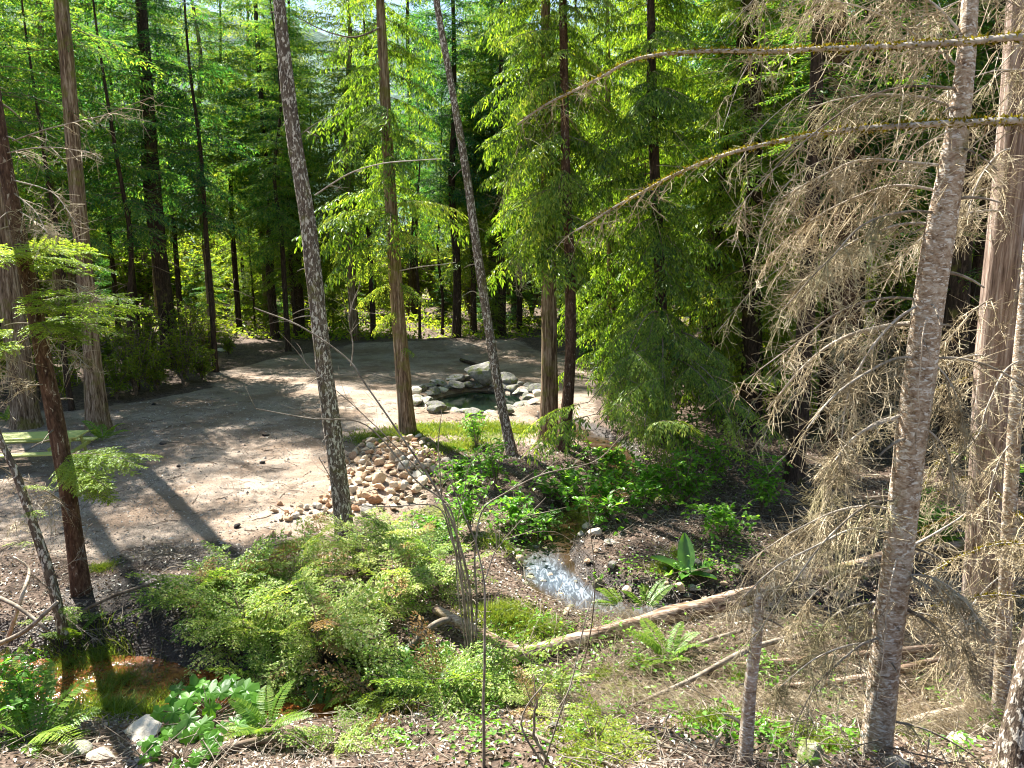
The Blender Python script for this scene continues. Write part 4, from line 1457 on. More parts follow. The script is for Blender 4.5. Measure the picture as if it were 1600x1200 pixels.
# stones along the creek bed
CRS = spline(CREEK, 100)
for i in range(190):
    f = r5.uniform(0.34, 0.66)
    P_c = CRS[int(f * 99)]
    x, y = P_c + r5.normal(0, 0.42, 2)
    o = rock((RG + RT + RM)[r5.integers(12)], x, y, r5.uniform(.05, .13), 'x', 'cobbles of the creek bed', z=hz(x, y), emb=.1, name='cobble')
    DEFER.append((o, x, y, 'cobble', 'creek'))

# ------------------------------------------------------------------ picnic table (pale green)
tm_, nt = new_mat('pale_green_paint')
tc = nt.nodes.new('ShaderNodeTexCoord')
n_ = noise_n(nt, mapping(nt, tc.outputs['Object'], (1, 8, 8)), 3.0, 5, 0.6)
out(nt, principled(nt, ramp(nt, n_, [(0.3, (.26, .31, .08)), (0.55, (.44, .48, .14)), (0.75, (.56, .58, .22))]), 0.6, bump_n(nt, n_, 0.3, 0.01), 0.4).outputs[0])


def box_mesh(name, sx, sy, sz, mat, bev=0.006):
    import bmesh
    bm = bmesh.new()
    bmesh.ops.create_cube(bm, size=1.0)
    for v in bm.verts:
        v.co.x *= sx; v.co.y *= sy; v.co.z *= sz
    bmesh.ops.bevel(bm, geom=list(bm.edges), offset=bev, segments=1, affect='EDGES')
    me = bpy.data.meshes.new(name); bm.to_mesh(me); bm.free()
    me.materials.append(mat)
    return me


g = Gp(48, 726)
tb = thing('picnic_table', 'pale green wooden picnic table at the left edge of the clearing', 'picnic table', g)
tb.rotation_euler = (0, 0, math.radians(9))
TL = 2.7
pm = box_mesh('top_plank', TL, 0.15, 0.042, tm_)
for i in range(5):
    o = obj('top_plank', pm, tb); o.location = (0, -0.32 + 0.16 * i, 0.76 + 0.002 * (i % 2))
bmh = box_mesh('bench_plank', TL, 0.14, 0.042, tm_)
for sg in (-1, 1):
    for k in (0, 1):
        o = obj('bench_plank', bmh, tb); o.location = (0, sg * (0.66 + 0.15 * k), 0.45)
lm = box_mesh('leg', 0.045, 0.10, 0.92, tm_)
cm = box_mesh('cross_beam', 0.04, 1.62, 0.10, tm_)
c2 = box_mesh('top_beam', 0.04, 0.74, 0.09, tm_)
br = box_mesh('brace', 0.75, 0.05, 0.08, tm_)
for ex in (-1.13, 1.13):
    for sg in (-1, 1):
        o = obj('leg', lm, tb); o.location = (ex, sg * 0.50, 0.36); o.rotation_euler = (sg * math.radians(27), 0, 0)
    o = obj('cross_beam', cm, tb); o.location = (ex + 0.044, 0, 0.375)
    o = obj('top_beam', c2, tb); o.location = (ex + 0.044, 0, 0.69)
    o = obj('brace', br, tb); o.location = (ex * 0.68, 0, 0.55); o.rotation_euler = (0, (1 if ex > 0 else -1) * -0.55, 0)

# ------------------------------------------------------------------ fallen wood
def wood_piece(name, label, pts, mat, cat='log', k=16, lift=None, group=None, bend=0.0, seed=0, ridge=0.08, straight=False):
    """pts [(px,py,w,height above ground)]"""
    P, R = [], []
    for (px, py, w, h) in pts:
        g = Gp(px, py)
        r_ = ray(px, py)
        t = (g[1] / r_[1]) * (1 - h / (CAMZ - g[2] + 1e-6))
        p = np.array([0, 0, CAMZ]) + r_ * t
        P.append(p); R.append(0.5 * w * (p[1] * cp + (CAMZ - p[2]) * sp) / FPX)
    if straight:
        A_, B_ = P[0].copy(), P[-1].copy()
        tt_ = np.array([(p_[0] - A_[0]) / (B_[0] - A_[0]) for p_ in P])
        P = [A_ + (B_ - A_) * t_q + np.array([0, 0, -.06 * math.sin(PI * t_q)]) for t_q in tt_]
    full = np.concatenate([np.array(P), np.array(R)[:, None]], 1)
    n = max(8, int(np.sum(np.linalg.norm(np.diff(full[:, :3], axis=0), axis=1)) / 0.08))
    sp_ = spline(full, n)
    c, r_ = sp_[:, :3], sp_[:, 3]
    b = c[0].copy()
    V, Q = tubes(c[None], r_[None], k)
    V3 = V.reshape(n, k, 3)
    off = V3 - c[:, None, :]
    ang = np.arange(k)[None, :] * 2 * PI / k
    al = np.linspace(0, n * 0.08, n)[:, None]
    sc = 1 + ridge * vnoise(np.cos(ang) * 3 + seed, np.sin(ang) * 3, al * 0.8, seed) + ridge * vnoise(np.cos(ang) * 1.2, np.sin(ang) * 1.2, al * 2.0, seed + 3)
    V = (c[:, None, :] + off * sc[..., None]).reshape(-1, 3)
    mb = MB(); mb.add(V, Q=Q)
    for e in (0, n - 1):
        ii_ = mb.n
        mb.add([c[e]])
        ring_ = np.arange(k) + e * k
        mb.T.append(np.stack([ring_, np.roll(ring_, -1), np.full(k, ii_)], 1)); mb.TM.append(np.zeros(k, int))
    o = obj(name, mb.mesh(name, mat, True, b))
    o.location = b
    tag(o, label, cat, group)
    return o


wood_piece('fallen_log', 'long weathered fallen log lying across the litter below the creek', [(812, 1022, 16, .10), (860, 1012, 23, .12), (930, 993, 23, .12), (1000, 970, 26, .16), (1060, 957, 25, .2), (1130, 930, 27, .2), (1200, 914, 24, .22), (1292, 895, 21, .25), (1420, 858, 16, .3)], M_LOG, seed=3, k=24, ridge=.2, straight=True)
wood_piece('fallen_log', 'shorter dark log sloping down to the left end of the long fallen log', [(680, 952, 14, .35), (740, 985, 17, .25), (800, 1015, 18, .15), (835, 1030, 12, .05)], M_LOG, seed=4)
for i, (lab, pts, m_) in enumerate([
    ('forked grey root arching left of the bare shrub', [(640, 1010, 9, .05), (680, 975, 10, .3), (715, 968, 10, .3), (745, 985, 8, .1)], M_TWIG),
    ('pale straight broken branch on the litter right of the leaning grey trunk', [(1395, 1140, 16, .08), (1450, 1122, 17, .08), (1510, 1108, 15, .08)], M_CUT),
    ('long thin fallen branch below the log running to the dead stub', [(985, 1105, 6, .1), (1080, 1062, 8, .25), (1170, 1015, 9, .4), (1260, 990, 9, .4)], M_TWIG),
    ('long fallen pole behind the leaning grey trunk', [(1150, 1040, 9, .1), (1280, 1030, 13, .15), (1380, 1020, 13, .2), (1500, 1008, 12, .25)], M_LOG),
    ('fallen pole crossing behind the pale cedar', [(1210, 1075, 9, .1), (1330, 1062, 12, .12), (1480, 1028, 12, .3)], M_LOG),
    ('reddish fallen log in the shade behind the leaning grey trunk', [(1190, 932, 20, .2), (1260, 908, 24, .2), (1340, 886, 22, .2)], M_LOG),
    ('mossy horizontal log right of the leaning grey trunk', [(1410, 868, 14, .25), (1500, 852, 14, .3), (1610, 838, 13, .3)], M_LOG),
    ('split pale stick at the bottom edge right of the grey rock', [(985, 1160, 9, .05), (1000, 1185, 10, .05), (1015, 1215, 10, .05)], M_CUT),
    ('short pale stick on the litter below the bright fern', [(1028, 1122, 6, .05), (1055, 1117, 6, .05), (1080, 1112, 5, .05)], M_CUT),
    ('long bare stick slanting at the bottom right of centre', [(1100, 1195, 5, .05), (1125, 1150, 5, .2), (1160, 1090, 4, .4)], M_TWIG),
    ('thin log on the litter at the bottom left of centre', [(300, 1188, 12, .05), (400, 1158, 12, .06), (500, 1150, 9, .06)], M_STEM),
    ('grey stick at the left edge on the mud bank', [(-10, 1010, 8, .2), (40, 985, 7, .5), (90, 940, 5, .8)], M_TWIG),
    ('second grey stick crossing at the left edge on the mud bank', [(-10, 930, 7, .5), (30, 950, 6, .4), (75, 985, 5, .3)], M_TWIG),
    ('curved pale stick rising from the left edge', [(10, 1005, 7, .1), (35, 930, 6, .5), (45, 890, 5, .7), (20, 870, 4, .9)], M_CUT),
    ('thin dark stick on the bank below the slender hemlock', [(120, 960, 5, .05), (180, 930, 5, .15), (260, 905, 4, .1)], M_STEM),
    ('broken stick lying on the litter left of the dead stub', [(1060, 1020, 6, .08), (1110, 1000, 7, .15), (1160, 985, 6, .2)], M_TWIG),
    ('dark half-rotten branch at the lower right of the dead stub', [(1190, 1150, 9, .05), (1250, 1128, 10, .06), (1320, 1120, 8, .06)], M_STEM),
    ('dark branch lying on the far gravel', [(720, 562, 5, .1), (745, 570, 5, .1), (762, 575, 4, .1)], M_BDARK),
    ('dry curved branch on the litter at bottom centre right', [(800, 1130, 5, .05), (860, 1160, 6, .1), (930, 1185, 6, .1), (990, 1210, 5, .05)], M_TWIG),
    ('thin fallen branch below the long log, right of the bare shrub', [(850, 1080, 4, .05), (930, 1120, 5, .12), (1010, 1150, 5, .1), (1090, 1190, 5, .05)], M_TWIG),
]):
    wood_piece('fallen_branch' if 'log' not in lab and 'root' not in lab and 'pole' not in lab else ('root' if 'root' in lab else 'fallen_pole'), lab, pts, m_, cat='fallen branch' if 'log' not in lab else 'log', k=10, seed=20 + i)


# ------------------------------------------------------------------ dead branches with hanging twigs
def dead_branch(parent, base, P, r0, r1, rg, mat, tmat, nsec=18, seclen=0.6, nter=22, terlen=0.14, droop=1.0, tr=0.0027, moss=0.0, sb=0.08, name='branch', tang=1.0, label=None):
    """P world path; builds branch + hanging twigs under a tree empty"""
    P = np.asarray(P, float)
    tp = TRUNK_OF.get(parent.as_pointer())
    if tp is not None:          # every branch starts in its own trunk
        zq = P[0, 2] + (0.12 if P[0, 2] < 6 else -0.1)
        q = np.array([*trunk_at(tp)(zq), zq])
        if np.linalg.norm(q - P[0]) > 0.3:
            P = np.vstack([q, P])
    n = max(14, int(np.sum(np.linalg.norm(np.diff(P, axis=0), axis=1)) / 0.07))
    c = spline(P, n)
    L = np.sum(np.linalg.norm(np.diff(c, axis=0), axis=1))
    wob = np.stack([vnoise(np.linspace(0, L * 3, n), 3.1 * k, 0, int(rg.integers(999))) for k in range(3)], 1)
    c = c + wob * 0.012 * np.linspace(0, 1, n)[:, None]
    s = np.linspace(0, 1, n)
    mb = MB()
    V, Q = tubes(c[None], (r0 * (1 - s) + r1 * s)[None], 8)
    mb.add(V, Q=Q)
    # secondary
    u = np.linspace(0, 1, 8)
    seclen = seclen * 0.72
    tang = tang * 0.45
    nsec = int(nsec * 1.15)
    si = np.sort(rg.uniform(sb, 1.0, nsec))
    p0 = np.stack([np.interp(si, s, c[:, k]) for k in range(3)], 1)
    tg = nrm(np.stack([np.interp(si, s, np.gradient(c[:, k])) for k in range(3)], 1))
    side = nrm(np.cross(tg, np.array([0, 0, 1.0]))) * rg.choice([-1, 1], nsec)[:, None]
    d = nrm(tg * rg.uniform(0.3, 1.0, nsec)[:, None] + side * rg.uniform(0.1, 0.9, nsec)[:, None] + np.array([0, 0, -0.25]) * droop + rg.normal(0, .15, (nsec, 3)))
    l = seclen * (1.15 - 0.6 * si) * rg.uniform(0.45, 1.2, nsec)
    PS = p0[:, None] + d[:, None] * (l[:, None] * u)[..., None] + np.array([0, 0, -1.0]) * (droop * l[:, None] * u ** 2)[..., None] * 0.55
    PS += (np.cumsum(rg.normal(0, .03, (nsec, 8, 3)), axis=1) * u[None, :, None]) * l[:, None, None]
    V, Q = tubes(PS, (tr * 1.9) * (1.25 - 0.75 * u)[None].repeat(nsec, 0), 3)
    tb_ = MB(); tb_.add(V, Q=Q)
    # tertiary
    nter = max(2, int(nter * 0.56)); terlen = terlen * .9
    m = nsec * nter
    j = np.repeat(np.arange(nsec), nter)
    uu = rg.uniform(0.12, 1, m)
    f = uu * 7; i0 = np.clip(f.astype(int), 0, 6); fr = (f - i0)[:, None]
    q0 = PS[j, i0] * (1 - fr) + PS[j, i0 + 1] * fr
    tt = nrm(PS[j, i0 + 1] - PS[j, i0])
    sd = nrm(np.cross(tt, nrm(rg.normal(0, 1, (m, 3)))))
    d3 = nrm(tt * 0.6 * tang + sd * 0.9)
    l3 = terlen * rg.uniform(0.35, 1.5, m)
    curl = nrm(rg.normal(0, 1, (m, 3)) + np.array([0, 0, -0.5]) * droop)
    u3 = np.array([0, .4, .72, 1.0])
    PT = q0[:, None] + d3[:, None] * (l3[:, None] * u3)[..., None] + curl[:, None] * (1.6 * l3[:, None] * u3 ** 2)[..., None]
    V, Q = tubes(PT, tr * (1.0 - 0.45 * u3)[None].repeat(m, 0), 3)
    tb_.add(V, Q=Q)
    # quaternary, shorter
    m4 = m
    j = rg.integers(m, size=m4)
    i0 = rg.integers(1, 3, size=m4)
    q0 = PT[j, i0]
    d4 = nrm(nrm(PT[j, i0 + 1] - PT[j, i0]) * 0.6 + nrm(rg.normal(0, 1, (m4, 3))) * 0.9)
    l4 = l3[j] * rg.uniform(0.25, 0.6, m4)
    u4 = np.array([0, 1.0])
    PQ = q0[:, None] + d4[:, None] * (l4[:, None] * u4)[..., None] + curl[j][:, None] * (0.5 * l4[:, None] * u4 ** 2)[..., None]
    V, Q = tubes(PQ, np.full((m4, 2), tr * 0.7), 3)
    tb_.add(V, Q=Q)
    o = obj(name, mb.mesh(name, mat, True, base), parent, label=label)
    obj('twigs', tb_.mesh('twigs', tmat, False, base), o, kind='stuff')
    if moss:
        k = int(L * 420 * moss)
        ss = rg.beta(1.2, 1.6, k)
        pp = np.stack([np.interp(ss, s, c[:, q]) for q in range(3)], 1)
        nn = nrm(rg.normal(0, 1, (k, 3)) + np.array([0, 0, 0.3]))
        rr_ = (r0 * (1 - ss) + r1 * ss)[:, None]
        V, Q = leafquads(pp + nn * rr_ * 0.8, nn + rg.normal(0, .5, (k, 3)), rg.normal(0, 1, (k, 3)), rg.uniform(0.016, 0.045, k), rg.uniform(.010, .022, k))
        mm = MB(); mm.add(V, Q=Q)
        obj('moss', mm.mesh('moss', M_MOSS, False, base), o, kind='stuff')
    return o


def WP(pts, Y):
    """pixel path -> world; Y scalar or (start,end)"""
    if np.isscalar(Y): Y = (Y, Y)
    n = len(pts)
    return np.array([W(px, py, Y[0] + (Y[1] - Y[0]) * i / (n - 1)) for i, (px, py) in enumerate(pts)])


r6 = np.random.default_rng(91)
YG, YH = bG[1], bH[1]
# the two long mossy branches reaching left from the right edge
dead_branch(tJ, bJ, WP([(1640, 62), (1500, 66), (1400, 72), (1300, 76), (1200, 80), (1080, 82), (1000, 92), (920, 130), (850, 165), (810, 195)], (5.3, 8.0)), 0.030, 0.010, r6, M_PALE, M_DEAD, 22, 0.5, 12, 0.14, 1.0, moss=0.9, label='long horizontal dead branch with yellow moss, uppermost')
dead_branch(tJ, bJ, WP([(1640, 192), (1500, 192), (1400, 197), (1300, 206), (1230, 218), (1130, 243), (1050, 275), (980, 312), (900, 360)], (5.2, 7.6)), 0.030, 0.010, r6, M_PALE, M_DEAD, 26, 0.6, 14, 0.14, 1.0, moss=1.2, label='lower long horizontal dead branch with yellow moss')
# branches from the leaning grey trunk (px paths)
gb_ = [
    ([(1440, 505), (1395, 508), (1340, 520), (1290, 545), (1240, 590), (1200, 640)], (YG, YG + .9), .022, 14, .5, 22),
    ([(1436, 560), (1400, 560), (1350, 585), (1300, 620), (1260, 670)], (YG, YG - .5), .014, 16, .6, 26),
    ([(1415, 648), (1370, 660), (1330, 690), (1300, 730), (1290, 790)], (YG, YG + .4), .012, 16, .6, 30),
    ([(1448, 470), (1400, 500), (1350, 560), (1320, 640), (1310, 740)], (YG, YG - .3), .012, 22, .65, 34),
    ([(1405, 650), (1350, 672), (1320, 700), (1305, 720)], (YG, YG - .4), .016, 10, .5, 22),
    ([(1400, 800), (1360, 790), (1300, 800), (1240, 830), (1180, 870)], (YG, YG + .2), .013, 22, .6, 30),
    ([(1398, 835), (1340, 825), (1280, 850), (1220, 880), (1160, 930)], (YG, YG - .5), .012, 22, .55, 30),
    ([(1385, 940), (1340, 945), (1300, 965), (1270, 1010)], (YG, YG + .3), .010, 14, .5, 26),
    ([(1380, 1000), (1320, 1010), (1270, 1030), (1220, 1070)], (YG, YG - .4), .010, 16, .5, 26),
    ([(1470, 350), (1410, 350), (1350, 370), (1300, 400), (1250, 440)], (YG, YG + .4), .013, 26, .7, 30),
    ([(1480, 300), (1400, 290), (1330, 310), (1260, 350), (1200, 400)], (YG, YG + .9), .013, 28, .75, 30),
    ([(1486, 260), (1430, 255), (1350, 250), (1280, 275), (1220, 310)], (YG, YG + .3), .013, 26, .75, 28),
    ([(1498, 170), (1430, 150), (1340, 150), (1260, 170)], (YG, YG + .5), .012, 22, .7, 26),
    ([(1506, 110), (1440, 60), (1370, 20), (1300, 0)], (YG, YG + .2), .012, 20, .7, 24),
    ([(1510, 60), (1450, 0), (1380, -20), (1310, -20), (1240, 10)], (YG, YG + .8), .012, 26, .8, 26),
    ([(1410, 860), (1450, 840), (1490, 815), (1510, 800)], (YG, YG + .3), .013, 8, .4, 16),
    ([(1425, 660), (1460, 680), (1485, 720), (1492, 780)], (YG, YG - .2), .010, 12, .4, 18),
    ([(1450, 560), (1480, 590), (1500, 640), (1510, 700)], (YG, YG - .2), .008, 16, .4, 26),
    ([(1404, 900), (1450, 900), (1500, 930), (1540, 980)], (YG, YG - .5), .010, 22, .5, 28),
    ([(1400, 960), (1450, 960), (1500, 990), (1530, 1040)], (YG, YG - .2), .010, 22, .5, 28),
    ([(1392, 880), (1330, 890), (1270, 930), (1230, 990)], (YG, YG + .5), .010, 18, .5, 26),
]
for (pp, yy, r_, ns, sl, nt_) in gb_:
    dead_branch(tG, bG, WP(pp, yy), r_, r_ * 0.3, r6, M_PALE, M_DEAD if r6.random() < .7 else M_DEADG, ns, sl, nt_, 0.12, 1.0)
hb_ = [
    ([(1570, 330), (1530, 330), (1480, 345), (1430, 380)], (YH, YH - 1.0), .014, 18, .5, 24),
    ([(1545, 555), (1515, 556), (1490, 565), (1475, 575)], (YH, YH - .5), .014, 8, .35, 16),
    ([(1575, 440), (1620, 480), (1640, 560)], (YH, YH - .9), .012, 18, .5, 24),
    ([(1590, 230), (1560, 240), (1530, 280), (1510, 340)], (YH, YH - .9), .012, 20, .5, 26),
    ([(1620, 840), (1560, 850), (1500, 870), (1440, 900)], (7.2, 6.9), .014, 28, .5, 26),
    ([(1640, 925), (1560, 930), (1490, 940), (1420, 960)], (7.0, 6.8), .014, 28, .5, 26),
    ([(1580, 880), (1540, 920), (1500, 970), (1460, 1040)], (YH - .3, YH - 1), .012, 24, .5, 28),
    ([(1600, 960), (1560, 990), (1520, 1030), (1490, 1080)], (YH - .5, YH - 1.1), .012, 20, .5, 24),
    ([(1620, 120), (1560, 110), (1500, 130), (1440, 170)], (YH - 1, YH - 1.3), .012, 22, .6, 24),
    ([(1620, 0), (1540, -10), (1460, 20), (1400, 70)], (YH - 1, YH - 1.3), .012, 22, .6, 24),
]
for q, (pp, yy, r_, ns, sl, nt_) in enumerate(hb_):
    dead_branch(tH, bH, WP(pp, yy), r_, r_ * 0.3, r6, M_PALE, M_DEAD, ns, sl, nt_, 0.13, 1.0, moss=0.6 if q in (4, 5) else 0)
for (pp, yy, r_, ns, sl, nt_) in [
    ([(1582, 690), (1560, 720), (1545, 780), (1548, 830)], (7.9, 7.4), .009, 12, .35, 22),
    ([(1590, 640), (1620, 660), (1640, 720)], (7.9, 7.4), .009, 14, .4, 22),
    ([(1600, 560), (1570, 580), (1540, 640), (1528, 680), (1490, 720)], (7.9, 7.3), .010, 10, .3, 12),
    ([(1575, 830), (1600, 850), (1620, 900)], (7.9, 7.4), .009, 14, .35, 20)]:
    dead_branch(tI, bI, WP(pp, yy), r_, r_ * .3, r6, M_PALE, M_DEAD, ns, sl, nt_, 0.12, 1.0)
for q in range(10):
    z_ = 1.0 + 7.4 * (q + r6.uniform(0, 1)) / 10
    x0_, y0_ = trunk_at(pG)(z_)
    az_ = r6.uniform(PI * .75, PI * 1.35) if q % 4 else r6.uniform(-.5, .4)
    L_ = r6.uniform(.7, 1.9)
    st = np.array([x0_, y0_, z_]); dd = np.array([math.cos(az_), math.sin(az_), 0])
    u_ = np.linspace(0, 1, 5)[:, None]
    P_b = st + dd * L_ * u_ + np.array([0, 0, 1.0]) * (L_ * (.22 * u_ - .75 * u_ ** 2)) + r6.normal(0, .03, (5, 3)) * u_
    dead_branch(tG, bG, P_b, .012, .003, r6, M_TWIG, M_DEAD if q % 3 else M_DEADG, int(r6.integers(10, 20)), .6, 24, .13, 1.0)
for q in range(11):
    z_ = 1.2 + 7.2 * (q + r6.uniform(0, 1)) / 11
    x0_, y0_ = trunk_at(pH)(z_)
    az_ = r6.uniform(PI * .8, PI * 1.6)
    L_ = r6.uniform(.6, 1.5)
    st = np.array([x0_, y0_, z_]); dd = np.array([math.cos(az_), math.sin(az_), 0])
    u_ = np.linspace(0, 1, 5)[:, None]
    P_b = st + dd * L_ * u_ + np.array([0, 0, 1.0]) * (L_ * (.15 * u_ - .75 * u_ ** 2)) + r6.normal(0, .03, (5, 3)) * u_
    dead_branch(tH, bH, P_b, .011, .003, r6, M_TWIG, M_DEAD if q % 3 else M_DEADG, int(r6.integers(10, 18)), .55, 22, .13, 1.0, moss=.4 if q < 5 else 0)


def stubs(t, b, path, rad, n, rg, z0, z1, mat):
    P = path[np.argsort(path[:, 2])]; R = rad[np.argsort(path[:, 2])]
    for q in range(n):
        z_ = b[2] + z0 + (z1 - z0) * (q + rg.uniform(0, 1)) / n
        c = np.array([np.interp(z_, P[:, 2], P[:, 0]), np.interp(z_, P[:, 2], P[:, 1]), z_]); r_ = np.interp(z_, P[:, 2], R)
        a_z = rg.uniform(0, 2 * PI); L_ = rg.uniform(.06, .45)
        d = nrm(np.array([math.cos(a_z), math.sin(a_z), rg.uniform(-.4, .3)]))
        u_ = np.linspace(0, 1, 5)
        P_s = c + d * (r_ * .7 + L_ * u_)[:, None] + np.array([0, 0, -1.]) * (L_ * .3 * u_ ** 2)[:, None]
        V, Q = tubes(P_s[None], (rg.uniform(.009, .018) * (1 - .6 * u_))[None], 6)
        mb = MB(); mb.add(V, Q=Q)
        obj('stub', mb.mesh('stub', mat, True, b), t)


rs = np.random.default_rng(314)
stubs(tA, bA, pA, rA, 16, rs, 1.5, 13, M_TWIG)
stubs(tB, bB, pB, rB, 12, rs, 1.5, 10, M_STEM)
stubs(tC, bC, pC, rC, 10, rs, 1.5, 9, M_TWIG)
stubs(tG, bG, pG, rG, 26, rs, .5, 8, M_TWIG)
stubs(tH, bH, pH, rH, 16, rs, .8, 8, M_TWIG)
stubs(tL2, bL2, pL2, rL2, 16, rs, .8, 8, M_TWIG)
stubs(tL3, bL3, pL3, rL3, 10, rs, 1.5, 9, M_STEM)
stubs(sK, bK, pK, rK, 5, rs, .3, 1.6, M_TWIG)
# pale exposed runner on the grey trunk: long thin stripped branch lying against it
dead_branch(tG, bG, WP([(1443, 520), (1440, 570), (1434, 620), (1437, 650), (1425, 690)], YG - .33), .007, .003, r6, M_CUT, M_TWIG, 3, .2, 4, .08, .6)
dead_branch(tG, bG, WP([(1392, 910), (1385, 950), (1380, 1010), (1372, 1070), (1358, 1130)], YG - .36), .008, .003, r6, M_CUT, M_TWIG, 3, .2, 4, .08, .6)
# dead boughs of the shaded trees behind, right
for (tt, bb, pp, yy) in [
    (tR3, bR3, [(1316, 560), (1270, 590), (1220, 640), (1180, 700)], (15, 13.5)),
    (tR3, bR3, [(1318, 520), (1260, 540), (1200, 600), (1150, 680)], (16, 15)),
    (tR3, bR3, [(1320, 640), (1260, 680), (1200, 740)], (14, 13)),
    (tR3, bR3, [(1310, 130), (1250, 150), (1190, 200), (1150, 260)], (13, 11)),
    (tR3, bR3, [(1315, 250), (1250, 270), (1200, 330), (1180, 400)], (13, 11)),
    (tR3, bR3, [(1315, 380), (1250, 400), (1180, 450), (1120, 520)], (13, 11.5)),
    (tR1, bR1, [(1195, 60), (1180, 80), (1150, 140), (1130, 200)], (12, 11)),
]:
    dead_branch(tt, bb, WP(pp, yy), .014, .005, r6, M_TWIG, M_DEADG, 14, .8, 18, 0.2, 1.0, tr=0.0045)

# hanging dead bough off the small tree, centre right (grass-like yellow fans of the fir near pond)
for (pp, yy) in [([(862, 170), (830, 200), (800, 260), (780, 330)], (bD1[1], bD1[1] - 2)), ([(860, 320), (840, 330), (815, 380), (805, 440)], (bD1[1], bD1[1] - 2))]:
    dead_branch(tD1, bD1, WP(pp, yy), .012, .004, r6, M_TWIG, M_DEADG, 14, .9, 16, .2, 1.0, tr=.004)
# thin dead branches on the leaning flecked tree and straight cedar
dead_branch(tA, bA, WP([(492, 305), (545, 272), (600, 255), (655, 250), (690, 248)], (bA[1], bA[1] - 1)), .014, .007, r6, M_PALE, M_TWIG, 4, .3, 4, .1, .6)
dead_branch(tA, bA, WP([(470, 210), (500, 190), (540, 175)], (bA[1], bA[1] - 1)), .007, .003, r6, M_TWIG, M_TWIG, 5, .3, 5, .1, .6)
dead_branch(tB, bB, WP([(615, 425), (650, 418), (690, 413), (712, 410)], (bB[1], bB[1] - 1)), .018, .010, r6, M_PALE, M_TWIG, 3, .3, 3, .1, .6)
dead_branch(tB, bB, WP([(600, 40), (575, 52), (545, 58), (500, 45), (460, 25)], (bB[1], bB[1] - 2)), .03, .01, r6, M_STEM, M_TWIG, 8, .6, 6, .2, .6, tr=.004)
dead_branch(tC, bC, WP([(757, 470), (740, 455), (722, 462)], (bC[1], bC[1] - 1)), .014, .006, r6, M_CUT, M_TWIG, 2, .2, 2, .1, .6)

# ------------------------------------------------------------------ live boughs near the camera
def live_bough(parent, base, pos, d, size, tm, mat, rg, roll=0.0, label=None):
    mb = MB()
    put_bough(mb, tm[rg.integers(len(tm))], np.asarray(pos) - base, d, size, roll)
    return obj('bough', mb.mesh('bough', [mat, M_STEM], False), parent, kind='stuff', label=label)


r7 = np.random.default_rng(17)
YL = bL2[1]
for (px, py, dx, dy_, dz, s) in [
    (60, 470, 1, -.1, .10, .95), (60, 480, .9, -.5, .0, .95), (70, 485, .8, .5, .05, .9), (62, 500, .9, -.6, -.15, .8), (58, 495, 1, .1, -.15, .8), (55, 470, .7, -.8, .05, .8),
    (30, 385, 1, -.1, .0, .8), (35, 390, .8, -.6, .05, .9), (28, 400, .2, -1, .0, .9), (30, 400, .9, .4, -.1, .8), (25, 395, -.3, -1, -.05, .9), (20, 400, -.8, -.6, 0, .9),
    (35, 520, -.8, -.6, -.1, .8), (40, 530, -.2, -1, -.1, .8), (20, 520, -.5, -.9, -.1, .7),
]:
    p = W(px, py, YL)
    live_bough(tL2, bL2, p, (dx, dy_, dz), s * 1.05, T_HEM, M_HEM, r7, r7.normal(0, .15))
    live_bough(tL2, bL2, p + np.array([0, 0, r7.uniform(-.25, .25)]), (dx + r7.normal(0, .3), dy_ + r7.normal(0, .3), dz + .08), s * .9, T_HEM, M_HEM, r7, r7.normal(0, .2))
for (px, py, dx, dy_, dz, s) in [(98, 710, 1, -.3, .06, .92), (98, 716, .9, -.6, -.12, .85), (100, 712, .9, .25, .0, .9), (96, 722, .7, -.8, -.1, .75), (100, 730, .8, -.3, -.3, .7)]:
    p = W(px, py, YL)
    live_bough(tL2, bL2, p, (dx, dy_, dz), s, T_HEM, M_HEM, r7, r7.normal(0, .15))
    live_bough(tL2, bL2, p, (dx, dy_ + .25, dz - .22), s * .85, T_HEM, M_HEM, r7, r7.normal(0, .15))
# bare dead twigs on the dark hemlock
for (pp) in [[(62, 520), (100, 540), (140, 575)], [(50, 440), (110, 440), (160, 470)], [(30, 330), (60, 350), (80, 370)], [(20, 300), (55, 330), (75, 365)], [(60, 520), (20, 540), (-10, 560)], [(75, 600), (40, 600), (0, 570)], [(105, 740), (60, 800), (20, 820)], [(108, 790), (60, 760), (0, 730)], [(20, 220), (80, 200), (160, 180), (240, 150)], [(5, 240), (70, 230), (150, 240)], [(15, 280), (80, 300), (120, 350)]]:
    dead_branch(tL2, bL2, WP(pp, (YL, YL - .8)), .011, .004, r6, M_TWIG, M_DEAD, 12, .6, 12, .14, .6, tr=.003)
# the sapling's twigs
for pp in [[(88, 930), (50, 900), (0, 880)], [(80, 900), (120, 870), (140, 820)], [(60, 840), (20, 850), (-10, 870)], [(40, 790), (80, 780), (110, 800)], [(95, 960), (130, 985), (150, 1000)]]:
    dead_branch(tN, bN, WP(pp, (bN[1], bN[1] - .5)), .008, .003, r6, M_TWIG, M_TWIG, 8, .4, 4, .12, .3)
for (px, py, d, s) in [(40, 800, (.8, -.5, .1), .45), (30, 760, (.9, .2, -.1), .4), (60, 850, (-.9, -.3, .1), .4), (90, 950, (.9, -.4, .1), .5), (95, 970, (.8, .4, .0), .45), (92, 965, (-.8, -.4, .1), .45)]:
    live_bough(tN, bN, W(px, py, bN[1]), d, s, T_YEW, M_YEW, r7)
